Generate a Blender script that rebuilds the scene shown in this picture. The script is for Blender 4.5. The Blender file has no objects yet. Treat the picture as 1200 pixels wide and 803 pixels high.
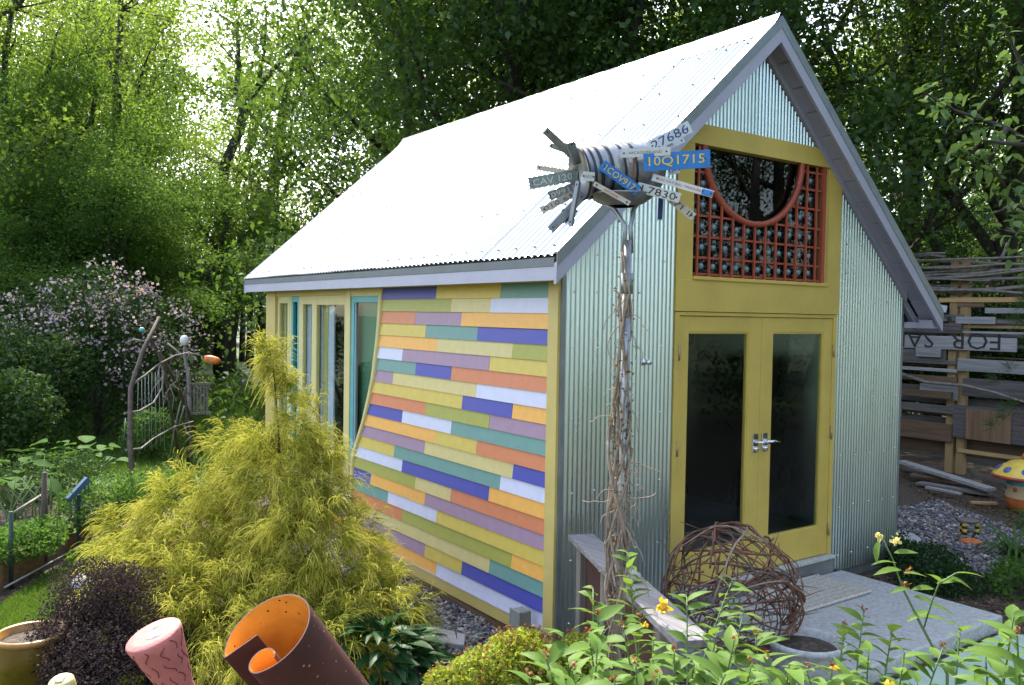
import bpy, math, random
import numpy as np
from mathutils import Vector, Matrix
random.seed(7)
S = bpy.context.scene
COL = S.collection

# ------------------------------------------------------------------ camera
CAM = np.array([-3.5515, -4.4430, 2.1862]); YAW, PIT, ROL, FPX = 0.6178, -0.0316, 0.0166, 1003.0
CF = np.array([math.sin(YAW)*math.cos(PIT), math.cos(YAW)*math.cos(PIT), math.sin(PIT)])
_R = np.array([math.cos(YAW), -math.sin(YAW), 0]); _U = np.cross(_R, CF)
CR = _R*math.cos(ROL)+_U*math.sin(ROL); CU = -_R*math.sin(ROL)+_U*math.cos(ROL)
cd = bpy.data.cameras.new('camera'); cam = bpy.data.objects.new('camera', cd); COL.objects.link(cam)
cd.sensor_width = 36; cd.lens = FPX/1200*36; cd.clip_start = .05; cd.clip_end = 2000
cam.matrix_world = Matrix(((CR[0], CU[0], -CF[0], CAM[0]), (CR[1], CU[1], -CF[1], CAM[1]), (CR[2], CU[2], -CF[2], CAM[2]), (0, 0, 0, 1)))
S.camera = cam

# ------------------------------------------------------------------ sky, sun, exposure
SUN_AZ, SUN_EL = 13.0, 46.0          # azimuth from +Y towards +X
w = bpy.data.worlds.new('World'); S.world = w; w.use_nodes = True
nt = w.node_tree; bg = nt.nodes['Background']
sky = nt.nodes.new('ShaderNodeTexSky'); sky.sky_type = 'NISHITA'; sky.sun_disc = False
sky.sun_elevation = math.radians(SUN_EL); sky.sun_rotation = math.radians(SUN_AZ)
sky.air_density = 1.0; sky.dust_density = 2.5; sky.ozone_density = 1.0
hsv = nt.nodes.new('ShaderNodeHueSaturation'); hsv.inputs['Saturation'].default_value = .72
nt.links.new(sky.outputs[0], hsv.inputs['Color']); nt.links.new(hsv.outputs[0], bg.inputs[0]); bg.inputs[1].default_value = 0.15
sl = bpy.data.lights.new('sun', 'SUN'); sun = bpy.data.objects.new('sun', sl); COL.objects.link(sun)
sl.energy = 2.5; sl.angle = math.radians(0.5); sl.color = (1.0, .93, .80)
_a, _e = math.radians(SUN_AZ), math.radians(SUN_EL)
SUND = Vector((math.sin(_a)*math.cos(_e), math.cos(_a)*math.cos(_e), math.sin(_e)))
sun.rotation_euler = SUND.to_track_quat('Z', 'Y').to_euler(); sun.location = (0, 0, 30)
S.view_settings.view_transform = 'Standard'; S.view_settings.look = 'None'
S.view_settings.exposure = 2.0; S.view_settings.gamma = 1
S.render.engine = 'CYCLES'
S.cycles.use_denoising = True
S.cycles.max_bounces = 8; S.cycles.transparent_max_bounces = 12
S.cycles.caustics_reflective = False; S.cycles.caustics_refractive = False

# pixel helpers (photo pixels 1200x803 -> a ray; the distance comes from the surface it meets)
def ray(u, v): return CF + CR*(u-600)/FPX + CU*(401.5-v)/FPX
def G(u, v, z=-.1):
    d = ray(u, v); return CAM + d*(z-CAM[2])/d[2]
def onX(u, v, x):
    d = ray(u, v); return CAM + d*(x-CAM[0])/d[0]
def onY(u, v, y):
    d = ray(u, v); return CAM + d*(y-CAM[1])/d[1]
def D(u, v, t): return CAM + ray(u, v)*t
def lin(r, g, b, k=1.0):
    f = lambda c: (c/12.92 if c <= .04045 else ((c+.055)/1.055)**2.4)
    return tuple(min(f(c/255)*k, .95) for c in (r, g, b))

# ------------------------------------------------------------------ materials
def _new(name):
    m = bpy.data.materials.new(name); m.use_nodes = True
    t = m.node_tree; t.nodes.clear()
    o = t.nodes.new('ShaderNodeOutputMaterial')
    return m, t, o
def N(t, typ, **kw):
    n = t.nodes.new(typ)
    for k, v in kw.items():
        if k.startswith('i_'):
            key = k[2:]; key = int(key) if key.isdigit() else key.replace('_', ' ')
            n.inputs[key].default_value = v
        else: setattr(n, k, v)
    return n
def ramp(t, fac, stops):
    r = t.nodes.new('ShaderNodeValToRGB'); e = r.color_ramp.elements
    while len(e) < len(stops): e.new(.5)
    for q, (p, c) in zip(e, stops): q.position = p; q.color = (*c[:3], 1)
    t.links.new(fac, r.inputs[0]); return r.outputs[0]
def scl(c, k): return tuple(min(x*k, 1) for x in c)

def surf(name, col, rough=.6, metal=0., var=.12, scale=8., bump=0., bscale=60., stretch=(1, 1, 1), col2=None, spec=.5, det=6.):
    """principled paint/stone/metal with noise colour variation, grime and fine bump"""
    m, t, o = _new(name)
    p = N(t, 'ShaderNodeBsdfPrincipled'); t.links.new(p.outputs[0], o.inputs[0])
    p.inputs['Roughness'].default_value = rough; p.inputs['Metallic'].default_value = metal
    p.inputs['Specular IOR Level'].default_value = spec
    g = N(t, 'ShaderNodeTexCoord'); mp = N(t, 'ShaderNodeMapping'); mp.inputs['Scale'].default_value = stretch
    t.links.new(g.outputs['Object'], mp.inputs[0])
    n = N(t, 'ShaderNodeTexNoise', i_Scale=scale, i_Detail=det, i_Roughness=.62)
    t.links.new(mp.outputs[0], n.inputs['Vector'])
    c2 = col2 or scl(col, 1+var); c1 = scl(col, 1-var)
    t.links.new(ramp(t, n.outputs[0], [(.32, c1), (.5, col), (.7, c2)]), p.inputs['Base Color'])
    mr = N(t, 'ShaderNodeMapRange'); mr.inputs[3].default_value = max(rough-.1, .03); mr.inputs[4].default_value = min(rough+.12, 1)
    t.links.new(n.outputs[0], mr.inputs[0]); t.links.new(mr.outputs[0], p.inputs['Roughness'])
    if bump:
        n2 = N(t, 'ShaderNodeTexNoise', i_Scale=bscale, i_Detail=4.)
        t.links.new(mp.outputs[0], n2.inputs['Vector'])
        b = N(t, 'ShaderNodeBump', i_Strength=min(bump, 1.), i_Distance=.004); t.links.new(n2.outputs[0], b.inputs['Height'])
        t.links.new(b.outputs[0], p.inputs['Normal'])
    return m
def wood(name, c1, c2, rough=.8, axis=0, scale=6., bump=.6):
    st = [scale*5]*3; st[axis] = scale*.25
    m, t, o = _new(name)
    p = N(t, 'ShaderNodeBsdfPrincipled', i_Roughness=rough); t.links.new(p.outputs[0], o.inputs[0])
    g = N(t, 'ShaderNodeTexCoord'); oi = N(t, 'ShaderNodeObjectInfo'); mp = N(t, 'ShaderNodeMapping'); mp.inputs['Scale'].default_value = st
    ad = N(t, 'ShaderNodeVectorMath', operation='ADD'); t.links.new(g.outputs['Object'], ad.inputs[0])
    cb = N(t, 'ShaderNodeCombineXYZ'); ml = N(t, 'ShaderNodeMath', operation='MULTIPLY'); ml.inputs[1].default_value = 37.
    t.links.new(oi.outputs['Random'], ml.inputs[0])
    for k in range(3): t.links.new(ml.outputs[0], cb.inputs[k])
    t.links.new(cb.outputs[0], ad.inputs[1]); t.links.new(ad.outputs[0], mp.inputs[0])
    n = N(t, 'ShaderNodeTexNoise', i_Scale=1., i_Detail=7., i_Roughness=.65, i_Distortion=.6); t.links.new(mp.outputs[0], n.inputs['Vector'])
    col = ramp(t, n.outputs[0], [(.3, c1), (.52, tuple((a+b)/2 for a, b in zip(c1, c2))), (.72, c2)])
    hs = N(t, 'ShaderNodeHueSaturation'); mr = N(t, 'ShaderNodeMapRange'); mr.inputs[3].default_value = .7; mr.inputs[4].default_value = 1.25
    t.links.new(oi.outputs['Random'], mr.inputs[0]); t.links.new(mr.outputs[0], hs.inputs['Value']); t.links.new(col, hs.inputs['Color'])
    t.links.new(hs.outputs[0], p.inputs['Base Color'])
    b = N(t, 'ShaderNodeBump', i_Strength=bump, i_Distance=.004); t.links.new(n.outputs[0], b.inputs['Height']); t.links.new(b.outputs[0], p.inputs['Normal'])
    return m
def leafmat(name, c1, c2, trans=.45, tcol=None, rough=.5, gloss=.025, pscale=.35):
    """leaf: diffuse + translucent + weak gloss, colour varies leaf by leaf and over the plant"""
    m, t, o = _new(name)
    ge = N(t, 'ShaderNodeNewGeometry'); g = N(t, 'ShaderNodeTexCoord'); oi = N(t, 'ShaderNodeObjectInfo')
    n = N(t, 'ShaderNodeTexNoise', i_Scale=pscale*4, i_Detail=2.); t.links.new(g.outputs['Object'], n.inputs['Vector'])
    a = N(t, 'ShaderNodeMath', operation='ADD'); t.links.new(ge.outputs['Random Per Island'], a.inputs[0]); t.links.new(n.outputs[0], a.inputs[1])
    a3 = N(t, 'ShaderNodeMath', operation='ADD'); t.links.new(a.outputs[0], a3.inputs[0]); t.links.new(oi.outputs['Random'], a3.inputs[1])
    b = N(t, 'ShaderNodeMath', operation='MULTIPLY'); b.inputs[1].default_value = .36; t.links.new(a3.outputs[0], b.inputs[0])
    col = ramp(t, b.outputs[0], [(.15, c1), (.85, c2)])
    d = N(t, 'ShaderNodeBsdfDiffuse'); t.links.new(col, d.inputs[0])
    tr = N(t, 'ShaderNodeBsdfTranslucent')
    tc = tcol or tuple(min(x*k, 1) for x, k in zip(c2, (1.5, 1.35, .7)))
    mx0 = N(t, 'ShaderNodeMix', data_type='RGBA'); mx0.inputs[0].default_value = .6
    t.links.new(col, mx0.inputs[6]); mx0.inputs[7].default_value = (*tc, 1); t.links.new(mx0.outputs[2], tr.inputs[0])
    mx = N(t, 'ShaderNodeMixShader'); mx.inputs[0].default_value = trans
    t.links.new(d.outputs[0], mx.inputs[1]); t.links.new(tr.outputs[0], mx.inputs[2])
    gl = N(t, 'ShaderNodeBsdfGlossy', i_Roughness=rough); gl.inputs[0].default_value = (.8, .85, .8, 1)
    mx2 = N(t, 'ShaderNodeMixShader'); mx2.inputs[0].default_value = gloss
    t.links.new(mx.outputs[0], mx2.inputs[1]); t.links.new(gl.outputs[0], mx2.inputs[2]); t.links.new(mx2.outputs[0], o.inputs[0])
    return m
def glass(name, tint=(.9, .95, .93), dark=.0):
    m, t, o = _new(name)
    tr = N(t, 'ShaderNodeBsdfTransparent'); tr.inputs[0].default_value = (*tint, 1)
    gl = N(t, 'ShaderNodeBsdfGlossy', i_Roughness=.01)
    lw = N(t, 'ShaderNodeLayerWeight'); pw = N(t, 'ShaderNodeMath', operation='POWER'); pw.inputs[1].default_value = 5.; t.links.new(lw.outputs['Facing'], pw.inputs[0])
    fr = N(t, 'ShaderNodeMath', operation='MULTIPLY_ADD'); fr.inputs[1].default_value = .95; fr.inputs[2].default_value = .028; t.links.new(pw.outputs[0], fr.inputs[0])
    mx = N(t, 'ShaderNodeMixShader'); t.links.new(fr.outputs[0], mx.inputs[0]); t.links.new(tr.outputs[0], mx.inputs[1]); t.links.new(gl.outputs[0], mx.inputs[2])
    t.links.new(mx.outputs[0], o.inputs[0]); return m

M = {}
# ------------------------------------------------------------------ mesh helpers
ORG = {}
def np_mesh(name, V, F, smooth=False):
    """V (n,3); F (m,k) with a fixed k"""
    me = bpy.data.meshes.new(name); V = np.asarray(V, dtype=np.float32); F = np.asarray(F, dtype=np.int32)
    m, k = F.shape
    me.vertices.add(len(V)); me.vertices.foreach_set('co', V.ravel())
    me.loops.add(m*k); me.loops.foreach_set('vertex_index', F.ravel())
    me.polygons.add(m); me.polygons.foreach_set('loop_start', np.arange(0, m*k, k, dtype=np.int32)); me.polygons.foreach_set('loop_total', np.full(m, k, dtype=np.int32))
    if smooth: me.polygons.foreach_set('use_smooth', np.ones(m, dtype=bool))
    me.update(calc_edges=True); return me
def link(o, parent=None, org=None):
    COL.objects.link(o)
    if parent is not None: o.parent = parent
    return o
def tag(o, label=None, cat=None, group=None, kind=None):
    if label: o['label'] = label
    if cat: o['category'] = cat
    if group: o['group'] = group
    if kind: o['kind'] = kind
    return o
def thing(name, loc, label, cat, group=None):
    o = bpy.data.objects.new(name, None); o.empty_display_size = .1; COL.objects.link(o); o.location = loc
    ORG[o.name] = np.array(loc, float); return tag(o, label, cat, group)
def put(name, me, mat, parent=None, smooth=None, bevel=0, **kw):
    """link a mesh that is in world coordinates as one object (origin: parent's, or its own base)"""
    if parent is not None: org = ORG[parent.name]
    else:
        n = len(me.vertices); co = np.empty(n*3, dtype=np.float32); me.vertices.foreach_get('co', co); co = co.reshape(-1, 3)
        org = np.array([(co[:, 0].min()+co[:, 0].max())/2, (co[:, 1].min()+co[:, 1].max())/2, co[:, 2].min()], float)
    me.transform(Matrix.Translation(Vector(-org)))
    if mat is not None: me.materials.append(M[mat] if isinstance(mat, str) else mat)
    o = bpy.data.objects.new(name, me); link(o, parent)
    if parent is None: o.location = org
    ORG[o.name] = org
    if bevel:
        b = o.modifiers.new('bevel', 'BEVEL'); b.width = bevel; b.segments = 2; b.limit_method = 'ANGLE'
    return tag(o, **kw)
class MB:
    def __init__(s): s.v = []; s.f = []; s.mi = []; s.sm = []
    def add(s, V, F, mi=0, smooth=False):
        b = len(s.v); s.v += [tuple(map(float, p)) for p in V]
        for f in F: s.f.append(tuple(i+b for i in f)); s.mi.append(mi); s.sm.append(smooth)
        return s
    def box(s, x0, x1, y0, y1, z0, z1, mi=0):
        return s.add([(x0, y0, z0), (x1, y0, z0), (x1, y1, z0), (x0, y1, z0), (x0, y0, z1), (x1, y0, z1), (x1, y1, z1), (x0, y1, z1)],
                     [(0, 3, 2, 1), (4, 5, 6, 7), (0, 1, 5, 4), (1, 2, 6, 5), (2, 3, 7, 6), (3, 0, 4, 7)], mi)
    def hexa(s, P, mi=0):      # 8 points, bottom ring then top ring
        return s.add(P, [(0, 3, 2, 1), (4, 5, 6, 7), (0, 1, 5, 4), (1, 2, 6, 5), (2, 3, 7, 6), (3, 0, 4, 7)], mi)
    def obox(s, c, a, b, n, mi=0):   # centre and three half vectors
        c, a, b, n = map(np.asarray, (c, a, b, n))
        return s.hexa([c-a-b-n, c+a-b-n, c+a+b-n, c-a+b-n, c-a-b+n, c+a-b+n, c+a+b+n, c-a+b+n], mi)
    def beam(s, p, q, w, h, up=(0, 0, 1), mi=0):
        p, q = np.array(p, float), np.array(q, float); d = q-p; L = np.linalg.norm(d); d /= L
        u = np.array(up, float); u = u-d*(u@d)
        if np.linalg.norm(u) < 1e-6: u = np.array([1., 0, 0])-d*d[0]
        u /= np.linalg.norm(u); r = np.cross(d, u)
        return s.obox((p+q)/2, d*L/2, r*w/2, u*h/2, mi)
    def prism(s, poly, vec, mi=0):    # 3D polygon extruded by vec
        n = len(poly); P = [np.array(p, float) for p in poly]; Q = [p+np.array(vec, float) for p in P]
        return s.add(P+Q, [tuple(range(n))[::-1], tuple(range(n, 2*n))]+[(i, (i+1) % n, n+(i+1) % n, n+i) for i in range(n)], mi)
    def tube(s, pts, rad, n=7, cap=True, mi=0, smooth=True):
        P = [np.array(p, float) for p in pts]; k = len(P)
        R = [rad]*k if np.isscalar(rad) else list(rad)
        V = []; F = []
        prev = None
        for i in range(k):
            d = P[min(i+1, k-1)]-P[max(i-1, 0)]; d = d/(np.linalg.norm(d)+1e-12)
            if prev is None:
                a = np.array([0, 0, 1.]) if abs(d[2]) < .9 else np.array([1., 0, 0])
                u = np.cross(d, a)
            else: u = prev-d*(prev@d)
            u = u/(np.linalg.norm(u)+1e-12); prev = u; v = np.cross(d, u)
            for j in range(n):
                t = 2*math.pi*j/n; V.append(P[i]+(u*math.cos(t)+v*math.sin(t))*R[i])
        for i in range(k-1):
            for j in range(n): F.append((i*n+j, i*n+(j+1) % n, (i+1)*n+(j+1) % n, (i+1)*n+j))
        if cap: F.append(tuple(range(n))[::-1]); F.append(tuple(range((k-1)*n, k*n)))
        return s.add(V, F, mi, smooth)
    def lathe(s, prof, c=(0, 0, 0), n=20, ax=None, mi=0, smooth=True):   # prof: (radius, height)
        c = np.array(c, float); a = np.array(ax if ax is not None else (0, 0, 1.), float); a /= np.linalg.norm(a)
        u = np.cross(a, (0, 0, 1.) if abs(a[2]) < .9 else (1., 0, 0)); u /= np.linalg.norm(u); v = np.cross(a, u)
        V = []; F = []
        for r, h in prof:
            for j in range(n):
                t = 2*math.pi*j/n; V.append(c+a*h+(u*math.cos(t)+v*math.sin(t))*max(r, 1e-4))
        k = len(prof)
        for i in range(k-1):
            for j in range(n): F.append((i*n+j, i*n+(j+1) % n, (i+1)*n+(j+1) % n, (i+1)*n+j))
        return s.add(V, F, mi, smooth)
    def mesh(s, name='m'):
        me = bpy.data.meshes.new(name); me.from_pydata(s.v, [], s.f); me.update()
        me.polygons.foreach_set('use_smooth', s.sm); me.polygons.foreach_set('material_index', s.mi); return me
    def build(s, name, mat, parent=None, bevel=0, **kw):
        mats = mat if isinstance(mat, (list, tuple)) else [mat]
        o = put(name, s.mesh(name), mats[0], parent, bevel=bevel, **kw)
        for x in mats[1:]: o.data.materials.append(M[x])
        return o
def dup(src, parent=None, loc=None, rot=None, scale=None):
    c = src.copy(); COL.objects.link(c)
    if parent is not None: c.parent = parent
    if loc is not None: c.location = loc
    if rot is not None: c.rotation_euler = rot
    if scale is not None: c.scale = (scale,)*3 if np.isscalar(scale) else scale
    return c
_txt = {}
def text_mesh(txt, size=1.0, depth=.0, rot=0.):
    cu = bpy.data.curves.new('t', 'FONT'); cu.body = txt; cu.size = size; cu.extrude = depth; cu.align_x = 'CENTER'; cu.align_y = 'CENTER'; cu.resolution_u = 2
    o = bpy.data.objects.new('t', cu); COL.objects.link(o)
    dg = bpy.context.evaluated_depsgraph_get(); me = bpy.data.meshes.new_from_object(o.evaluated_get(dg))
    bpy.data.objects.remove(o); bpy.data.curves.remove(cu)
    return me
def text_on(name, txt, mat, parent, c, ax, ay, width, height, off=.003, split=False):
    """flat lettering laid on a surface: c centre, ax reading direction, ay up; fitted to width x height"""
    me = text_mesh(txt, 1.0, .0)
    ax = np.array(ax, float)/np.linalg.norm(ax); ay = np.array(ay, float); ay = ay-ax*(ay@ax); ay /= np.linalg.norm(ay); n = np.cross(ax, ay)
    co = np.empty(len(me.vertices)*3); me.vertices.foreach_get('co', co); co = co.reshape(-1, 3)
    lo, hi = co.min(0), co.max(0); mid = (lo+hi)/2
    sx, sy = width/(hi[0]-lo[0]), height/(hi[1]-lo[1])
    W = np.array(c)+np.outer((co[:, 0]-mid[0])*sx, ax)+np.outer((co[:, 1]-mid[1])*sy, ay)+n*off
    me.vertices.foreach_set('co', W.astype(np.float32).ravel()); me.update()
    if not split: return put(name, me, mat, parent, kind='stuff')
    polys = [tuple(p.vertices) for p in me.polygons]; par = list(range(len(W)))      # one object for each letter
    def root(i):
        while par[i] != i: par[i] = par[par[i]]; i = par[i]
        return i
    for f in polys:
        for i in f[1:]: par[root(i)] = root(f[0])
    isl = {}
    for f in polys: isl.setdefault(root(f[0]), []).append(f)
    for fs in isl.values():
        ids = sorted({i for f in fs for i in f}); ix = {i: k for k, i in enumerate(ids)}; m2 = bpy.data.meshes.new('letter'); m2.from_pydata([tuple(W[i]) for i in ids], [], [tuple(ix[i] for i in f) for f in fs]); m2.update(); put(name, m2, mat, parent)
rng = np.random.default_rng(11)
def unit(a): return a/(np.linalg.norm(a, axis=-1, keepdims=True)+1e-12)
def kites(C, size, rg, dirs=None, asp=.62, fold=.12, upb=.35, normals=None):
    """leaf-shaped quads: C (n,3), size (n,)"""
    n = len(C); d = unit(rg.normal(size=(n, 3))) if dirs is None else unit(dirs)
    nn = rg.normal(size=(n, 3)); nn[:, 2] += upb*3
    if normals is not None: nn = normals+rg.normal(size=(n, 3))*.35
    s = unit(np.cross(d, nn)); nn = np.cross(s, d)
    h = (size*.5)[:, None]
    V = np.stack([C-d*h, C+s*h*asp+nn*h*fold*2-d*h*.1, C+d*h-nn*h*fold, C-s*h*asp+nn*h*fold*2-d*h*.1], 1).reshape(-1, 3)
    return V, np.arange(4*n).reshape(-1, 4)
# ------------------------------------------------------------------ palette
M['paint_B'] = surf('blue board paint', lin(78, 82, 172), .5, var=.06, scale=14, bump=.15)
M['paint_Y'] = surf('yellow board paint', lin(214, 190, 92), .5, var=.06, scale=14, bump=.15)
M['paint_T'] = surf('teal board paint', lin(112, 155, 148), .5, var=.06, scale=14, bump=.15)
M['paint_O'] = surf('olive board paint', lin(168, 168, 80), .5, var=.06, scale=14, bump=.15)
M['paint_C'] = surf('cream board paint', lin(212, 196, 134), .5, var=.06, scale=14, bump=.15)
M['paint_W'] = surf('pale lavender board paint', lin(212, 214, 236), .5, var=.05, scale=14, bump=.15)
M['paint_R'] = surf('terracotta board paint', lin(214, 132, 92), .5, var=.06, scale=14, bump=.15)
M['paint_M'] = surf('mauve board paint', lin(166, 136, 160), .5, var=.06, scale=14, bump=.15)
M['paint_A'] = surf('amber board paint', lin(242, 180, 90), .5, var=.06, scale=14, bump=.15)
M['trim'] = surf('khaki trim paint', lin(204, 184, 112), .5, var=.08, scale=5, bump=.15)
M['trim_light'] = surf('cream window paint', lin(214, 200, 140), .5, var=.06, scale=6, bump=.1)
M['teal_frame'] = surf('turquoise frame paint', lin(88, 172, 180), .45, var=.07, scale=6, bump=.1)
M['lavender'] = surf('lavender grey trim paint', lin(174, 174, 192), .5, var=.07, scale=4, bump=.15)
M['door_yellow'] = surf('mustard door paint', lin(206, 180, 92), .45, var=.09, scale=3, bump=.12)
M['orange_paint'] = surf('orange red trellis paint', lin(168, 80, 56), .5, var=.1, scale=9, bump=.15)
M['galv'] = surf('galvanised corrugated steel', (.52, .62, .63), .28, 1., var=.07, scale=1.6, stretch=(2, 2, .4))
M['roof_metal'] = surf('roof steel', (.60, .63, .645), .42, 1., var=.05, scale=1.6, stretch=(.6, 3, .6))
M['flash'] = surf('flashing steel', (.30, .34, .38), .4, .75, var=.15, scale=6)
M['flash_dull'] = surf('dull flashing', (.16, .18, .19), .6, .2, var=.15, scale=6)
M['sage'] = surf('sage blind', lin(150, 172, 156), .8, var=.05)
M['screw'] = surf('screw zinc', (.35, .36, .38), .45, .8)
M['screw_light'] = surf('bright zinc', (.75, .78, .8), .35, 1.)
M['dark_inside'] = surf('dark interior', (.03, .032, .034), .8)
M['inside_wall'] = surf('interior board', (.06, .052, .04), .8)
M['concrete'] = surf('concrete', (.50, .505, .51), .85, var=.26, scale=34, bump=1., bscale=190, det=12)
M['concrete_dark'] = surf('weathered foundation', (.18, .185, .19), .85, var=.2, scale=10, bump=.5)
M['chrome'] = surf('chrome', (.8, .8, .82), .12, 1., var=.03)
M['brass_hinge'] = surf('hinge', (.45, .36, .2), .45, .8)
M['glass'] = glass('window glass')
M['glass_green'] = glass('greenish glass', (.72, .84, .78))
M['grey_box'] = surf('grey plastic box', lin(140, 142, 140), .55, var=.1, scale=9, bump=.3)
M['rosette'] = surf('blue grey glass ball', (.16, .25, .30), .15, 0., var=.2, scale=20, spec=.8)
M['wire'] = surf('pale wire', (.30, .32, .30), .6)
M['soil'] = surf('mulch soil', (.060, .046, .036), .95, var=.55, scale=26, bump=1., bscale=70, col2=(.16, .11, .075))
M['ground'] = surf('far ground', (.05, .07, .025), .95, var=.4, scale=1.2, bump=.8, bscale=30)
M['lawn'] = surf('lawn turf', (.05, .10, .018), .9, var=.4, scale=3., bump=1., bscale=120, col2=(.085, .15, .03))
M['gravel'] = surf('gravel bed', (.12, .12, .135), .9, var=.5, scale=55, bump=1., bscale=60, col2=(.26, .25, .26))
def stone_mat():
    m, t, o = _new('gravel stones'); p = N(t, 'ShaderNodeBsdfPrincipled', i_Roughness=.75); t.links.new(p.outputs[0], o.inputs[0])
    ge = N(t, 'ShaderNodeNewGeometry')
    t.links.new(ramp(t, ge.outputs['Random Per Island'], [(0, (.07, .07, .09)), (.45, (.15, .15, .18)), (.75, (.26, .25, .27)), (.88, (.30, .22, .16)), (.97, (.55, .53, .5))]), p.inputs[0])
    return m
M['stones'] = stone_mat()
M['flag'] = surf('pale stepping stone', (.36, .36, .38), .85, var=.2, scale=14, bump=.6)
M['mint'] = surf('mint painted slab', lin(176, 200, 184), .75, var=.12, scale=5, bump=.4, col2=lin(190, 206, 192))
M['rope'] = surf('rope mat', (.60, .56, .50), .95, var=.25, scale=40, bump=1., bscale=260)
M['wood_grey'] = wood('weathered grey wood', (.14, .135, .14), (.38, .37, .38), axis=1)
M['wood_greyv'] = wood('weathered grey post', (.12, .11, .09), (.30, .28, .24), axis=2)
M['wood_fence'] = wood('old fence board', (.075, .068, .066), (.22, .20, .19), axis=1)
M['wood_fence_light'] = wood('pale grey fence board', (.20, .195, .20), (.42, .41, .41), axis=1)
M['wood_fresh'] = wood('fresh pine', (.42, .26, .11), (.62, .42, .20), axis=1)
M['wood_freshv'] = wood('fresh pine post', (.40, .25, .11), (.58, .40, .20), axis=2)
M['wood_brown'] = wood('brown timber', (.10, .06, .035), (.24, .15, .09), axis=1)
M['plywood'] = wood('plywood', (.16, .09, .05), (.34, .21, .12), axis=2, scale=3.5)
M['stick'] = surf('bare grey branch', (.22, .195, .17), .85, var=.35, scale=14, bump=.8, bscale=60)
M['stick_dark'] = surf('dark arbor branch', (.10, .075, .06), .85, var=.4, scale=14, bump=.8, bscale=60)
M['bark'] = surf('bark', (.05, .043, .035), .95, var=.4, scale=6, bump=1., bscale=22, stretch=(3, 3, .6))
M['bark_light'] = surf('light bark', (.085, .07, .055), .95, var=.4, scale=6, bump=1., bscale=22, stretch=(3, 3, .6))
M['vine_twig'] = surf('red brown vine', (.20, .09, .06), .85, var=.45, scale=12, bump=.6)
M['dry_vine'] = surf('dry vine stem', (.30, .24, .18), .9, var=.4, scale=16, bump=.7)
M['rust_panel'] = surf('rusty brown panel', (.065, .026, .018), .8, var=.25, scale=9, bump=.3)
M['letters'] = surf('faded sign lettering', (.035, .033, .035), .8, var=.2, scale=20)
# ================================================================== SHED
W_, L_, HX, HR = 4.0717, 5.5777, 1.9264, 4.495
OF, OB, OSL, OSR, HEL, HER = .216, .2414, .2166, .3383, 2.576, 2.290
SLL = (HR-HEL)/(HX+OSL); SLR = (HR-HER)/(W_+OSR-HX)
def roofz(x): return HR-(HX-x)*SLL if x <= HX else HR-(x-HX)*SLR
shed = thing('garden_shed', (2.0, 2.7, -.1), 'garden shed with white metal roof, rainbow board side and yellow double doors', 'shed')
PITCH = .0405
def corr_front(x0, x1, zlo, zhi, nm='corrugated_sheet'):
    n = max(2, int(round((x1-x0)/PITCH*8))); xs = np.linspace(x0, x1, n+1)
    V = []; F = []
    for i, x in enumerate(xs):
        y = -.010-.013*abs(math.sin(math.pi*x/PITCH))
        V += [(x, y, zlo), (x, y, zhi(x) if callable(zhi) else zhi)]
    for i in range(n): F.append((2*i, 2*i+2, 2*i+3, 2*i+1))
    me = np_mesh(nm, V, F, smooth=True)
    return put(nm, me, 'galv', shed)
top = lambda x: roofz(x)-.118
DX0, DX1, DZ0, DZ1, DM = 1.044, 3.028, .157, 2.237, 2.036
for a, b in ((.0, .52), (.522, DX0-.002)): corr_front(a, b, -.02, top)
for a, b in ((DX1+.002, 3.55), (3.552, W_)): corr_front(a, b, -.02, top)
for a, b in ((DX0, HX), (HX+.002, DX1)): corr_front(a, b, 3.5, top)
m = MB()
for xs in ((.10, .30, .49, .70, .92), (3.16, 3.36, 3.60, 3.82, 4.0)):
    for x in xs:
        for z in (.12, .55, 1.0, 1.5, 1.98, 2.36, 2.6, 2.85):
            if z < top(x)-.05: m.lathe([(0, .009), (.006, .008), (.008, .0)], (x+random.uniform(-.008, .008), -.021, z+random.uniform(-.01, .01)), 6, (0, -1, 0))
m.build('screws', 'screw_light', shed, kind='stuff')
# corner and opening edge flashings on the metal front
for nm, x0, x1, z1 in (('corner_flashing', -.012, .020, top(0)), ('corner_flashing', W_-.012, W_+.012, top(W_)-.0)):
    MB().box(x0, x1, -.026, .0, -.05, z1-.01).build(nm, 'flash', shed)
# body: rear and right walls, floor, foundation, inner ceiling
MB().prism([(0.05, L_, -.1), (W_-.05, L_, -.1), (W_-.05, L_, top(W_)-.05), (HX, L_, HR-.14), (.05, L_, top(0)-.05)], (0, -.06, 0)).build('rear_wall', 'inside_wall', shed)
MB().box(W_-.05, W_, .0, L_, -.05, top(W_)-.03).build('right_wall', 'galv', shed)
MB().box(.02, W_-.02, .02, L_-.02, -.12, .10).build('floor_slab', 'concrete_dark', shed)
MB().box(.03, DX0-.02, .005, .05, .1, 2.9).build('inner_wall', 'inside_wall', shed)
MB().box(DX1+.02, W_-.06, .005, .05, .1, 2.6).build('inner_wall', 'inside_wall', shed)
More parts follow.
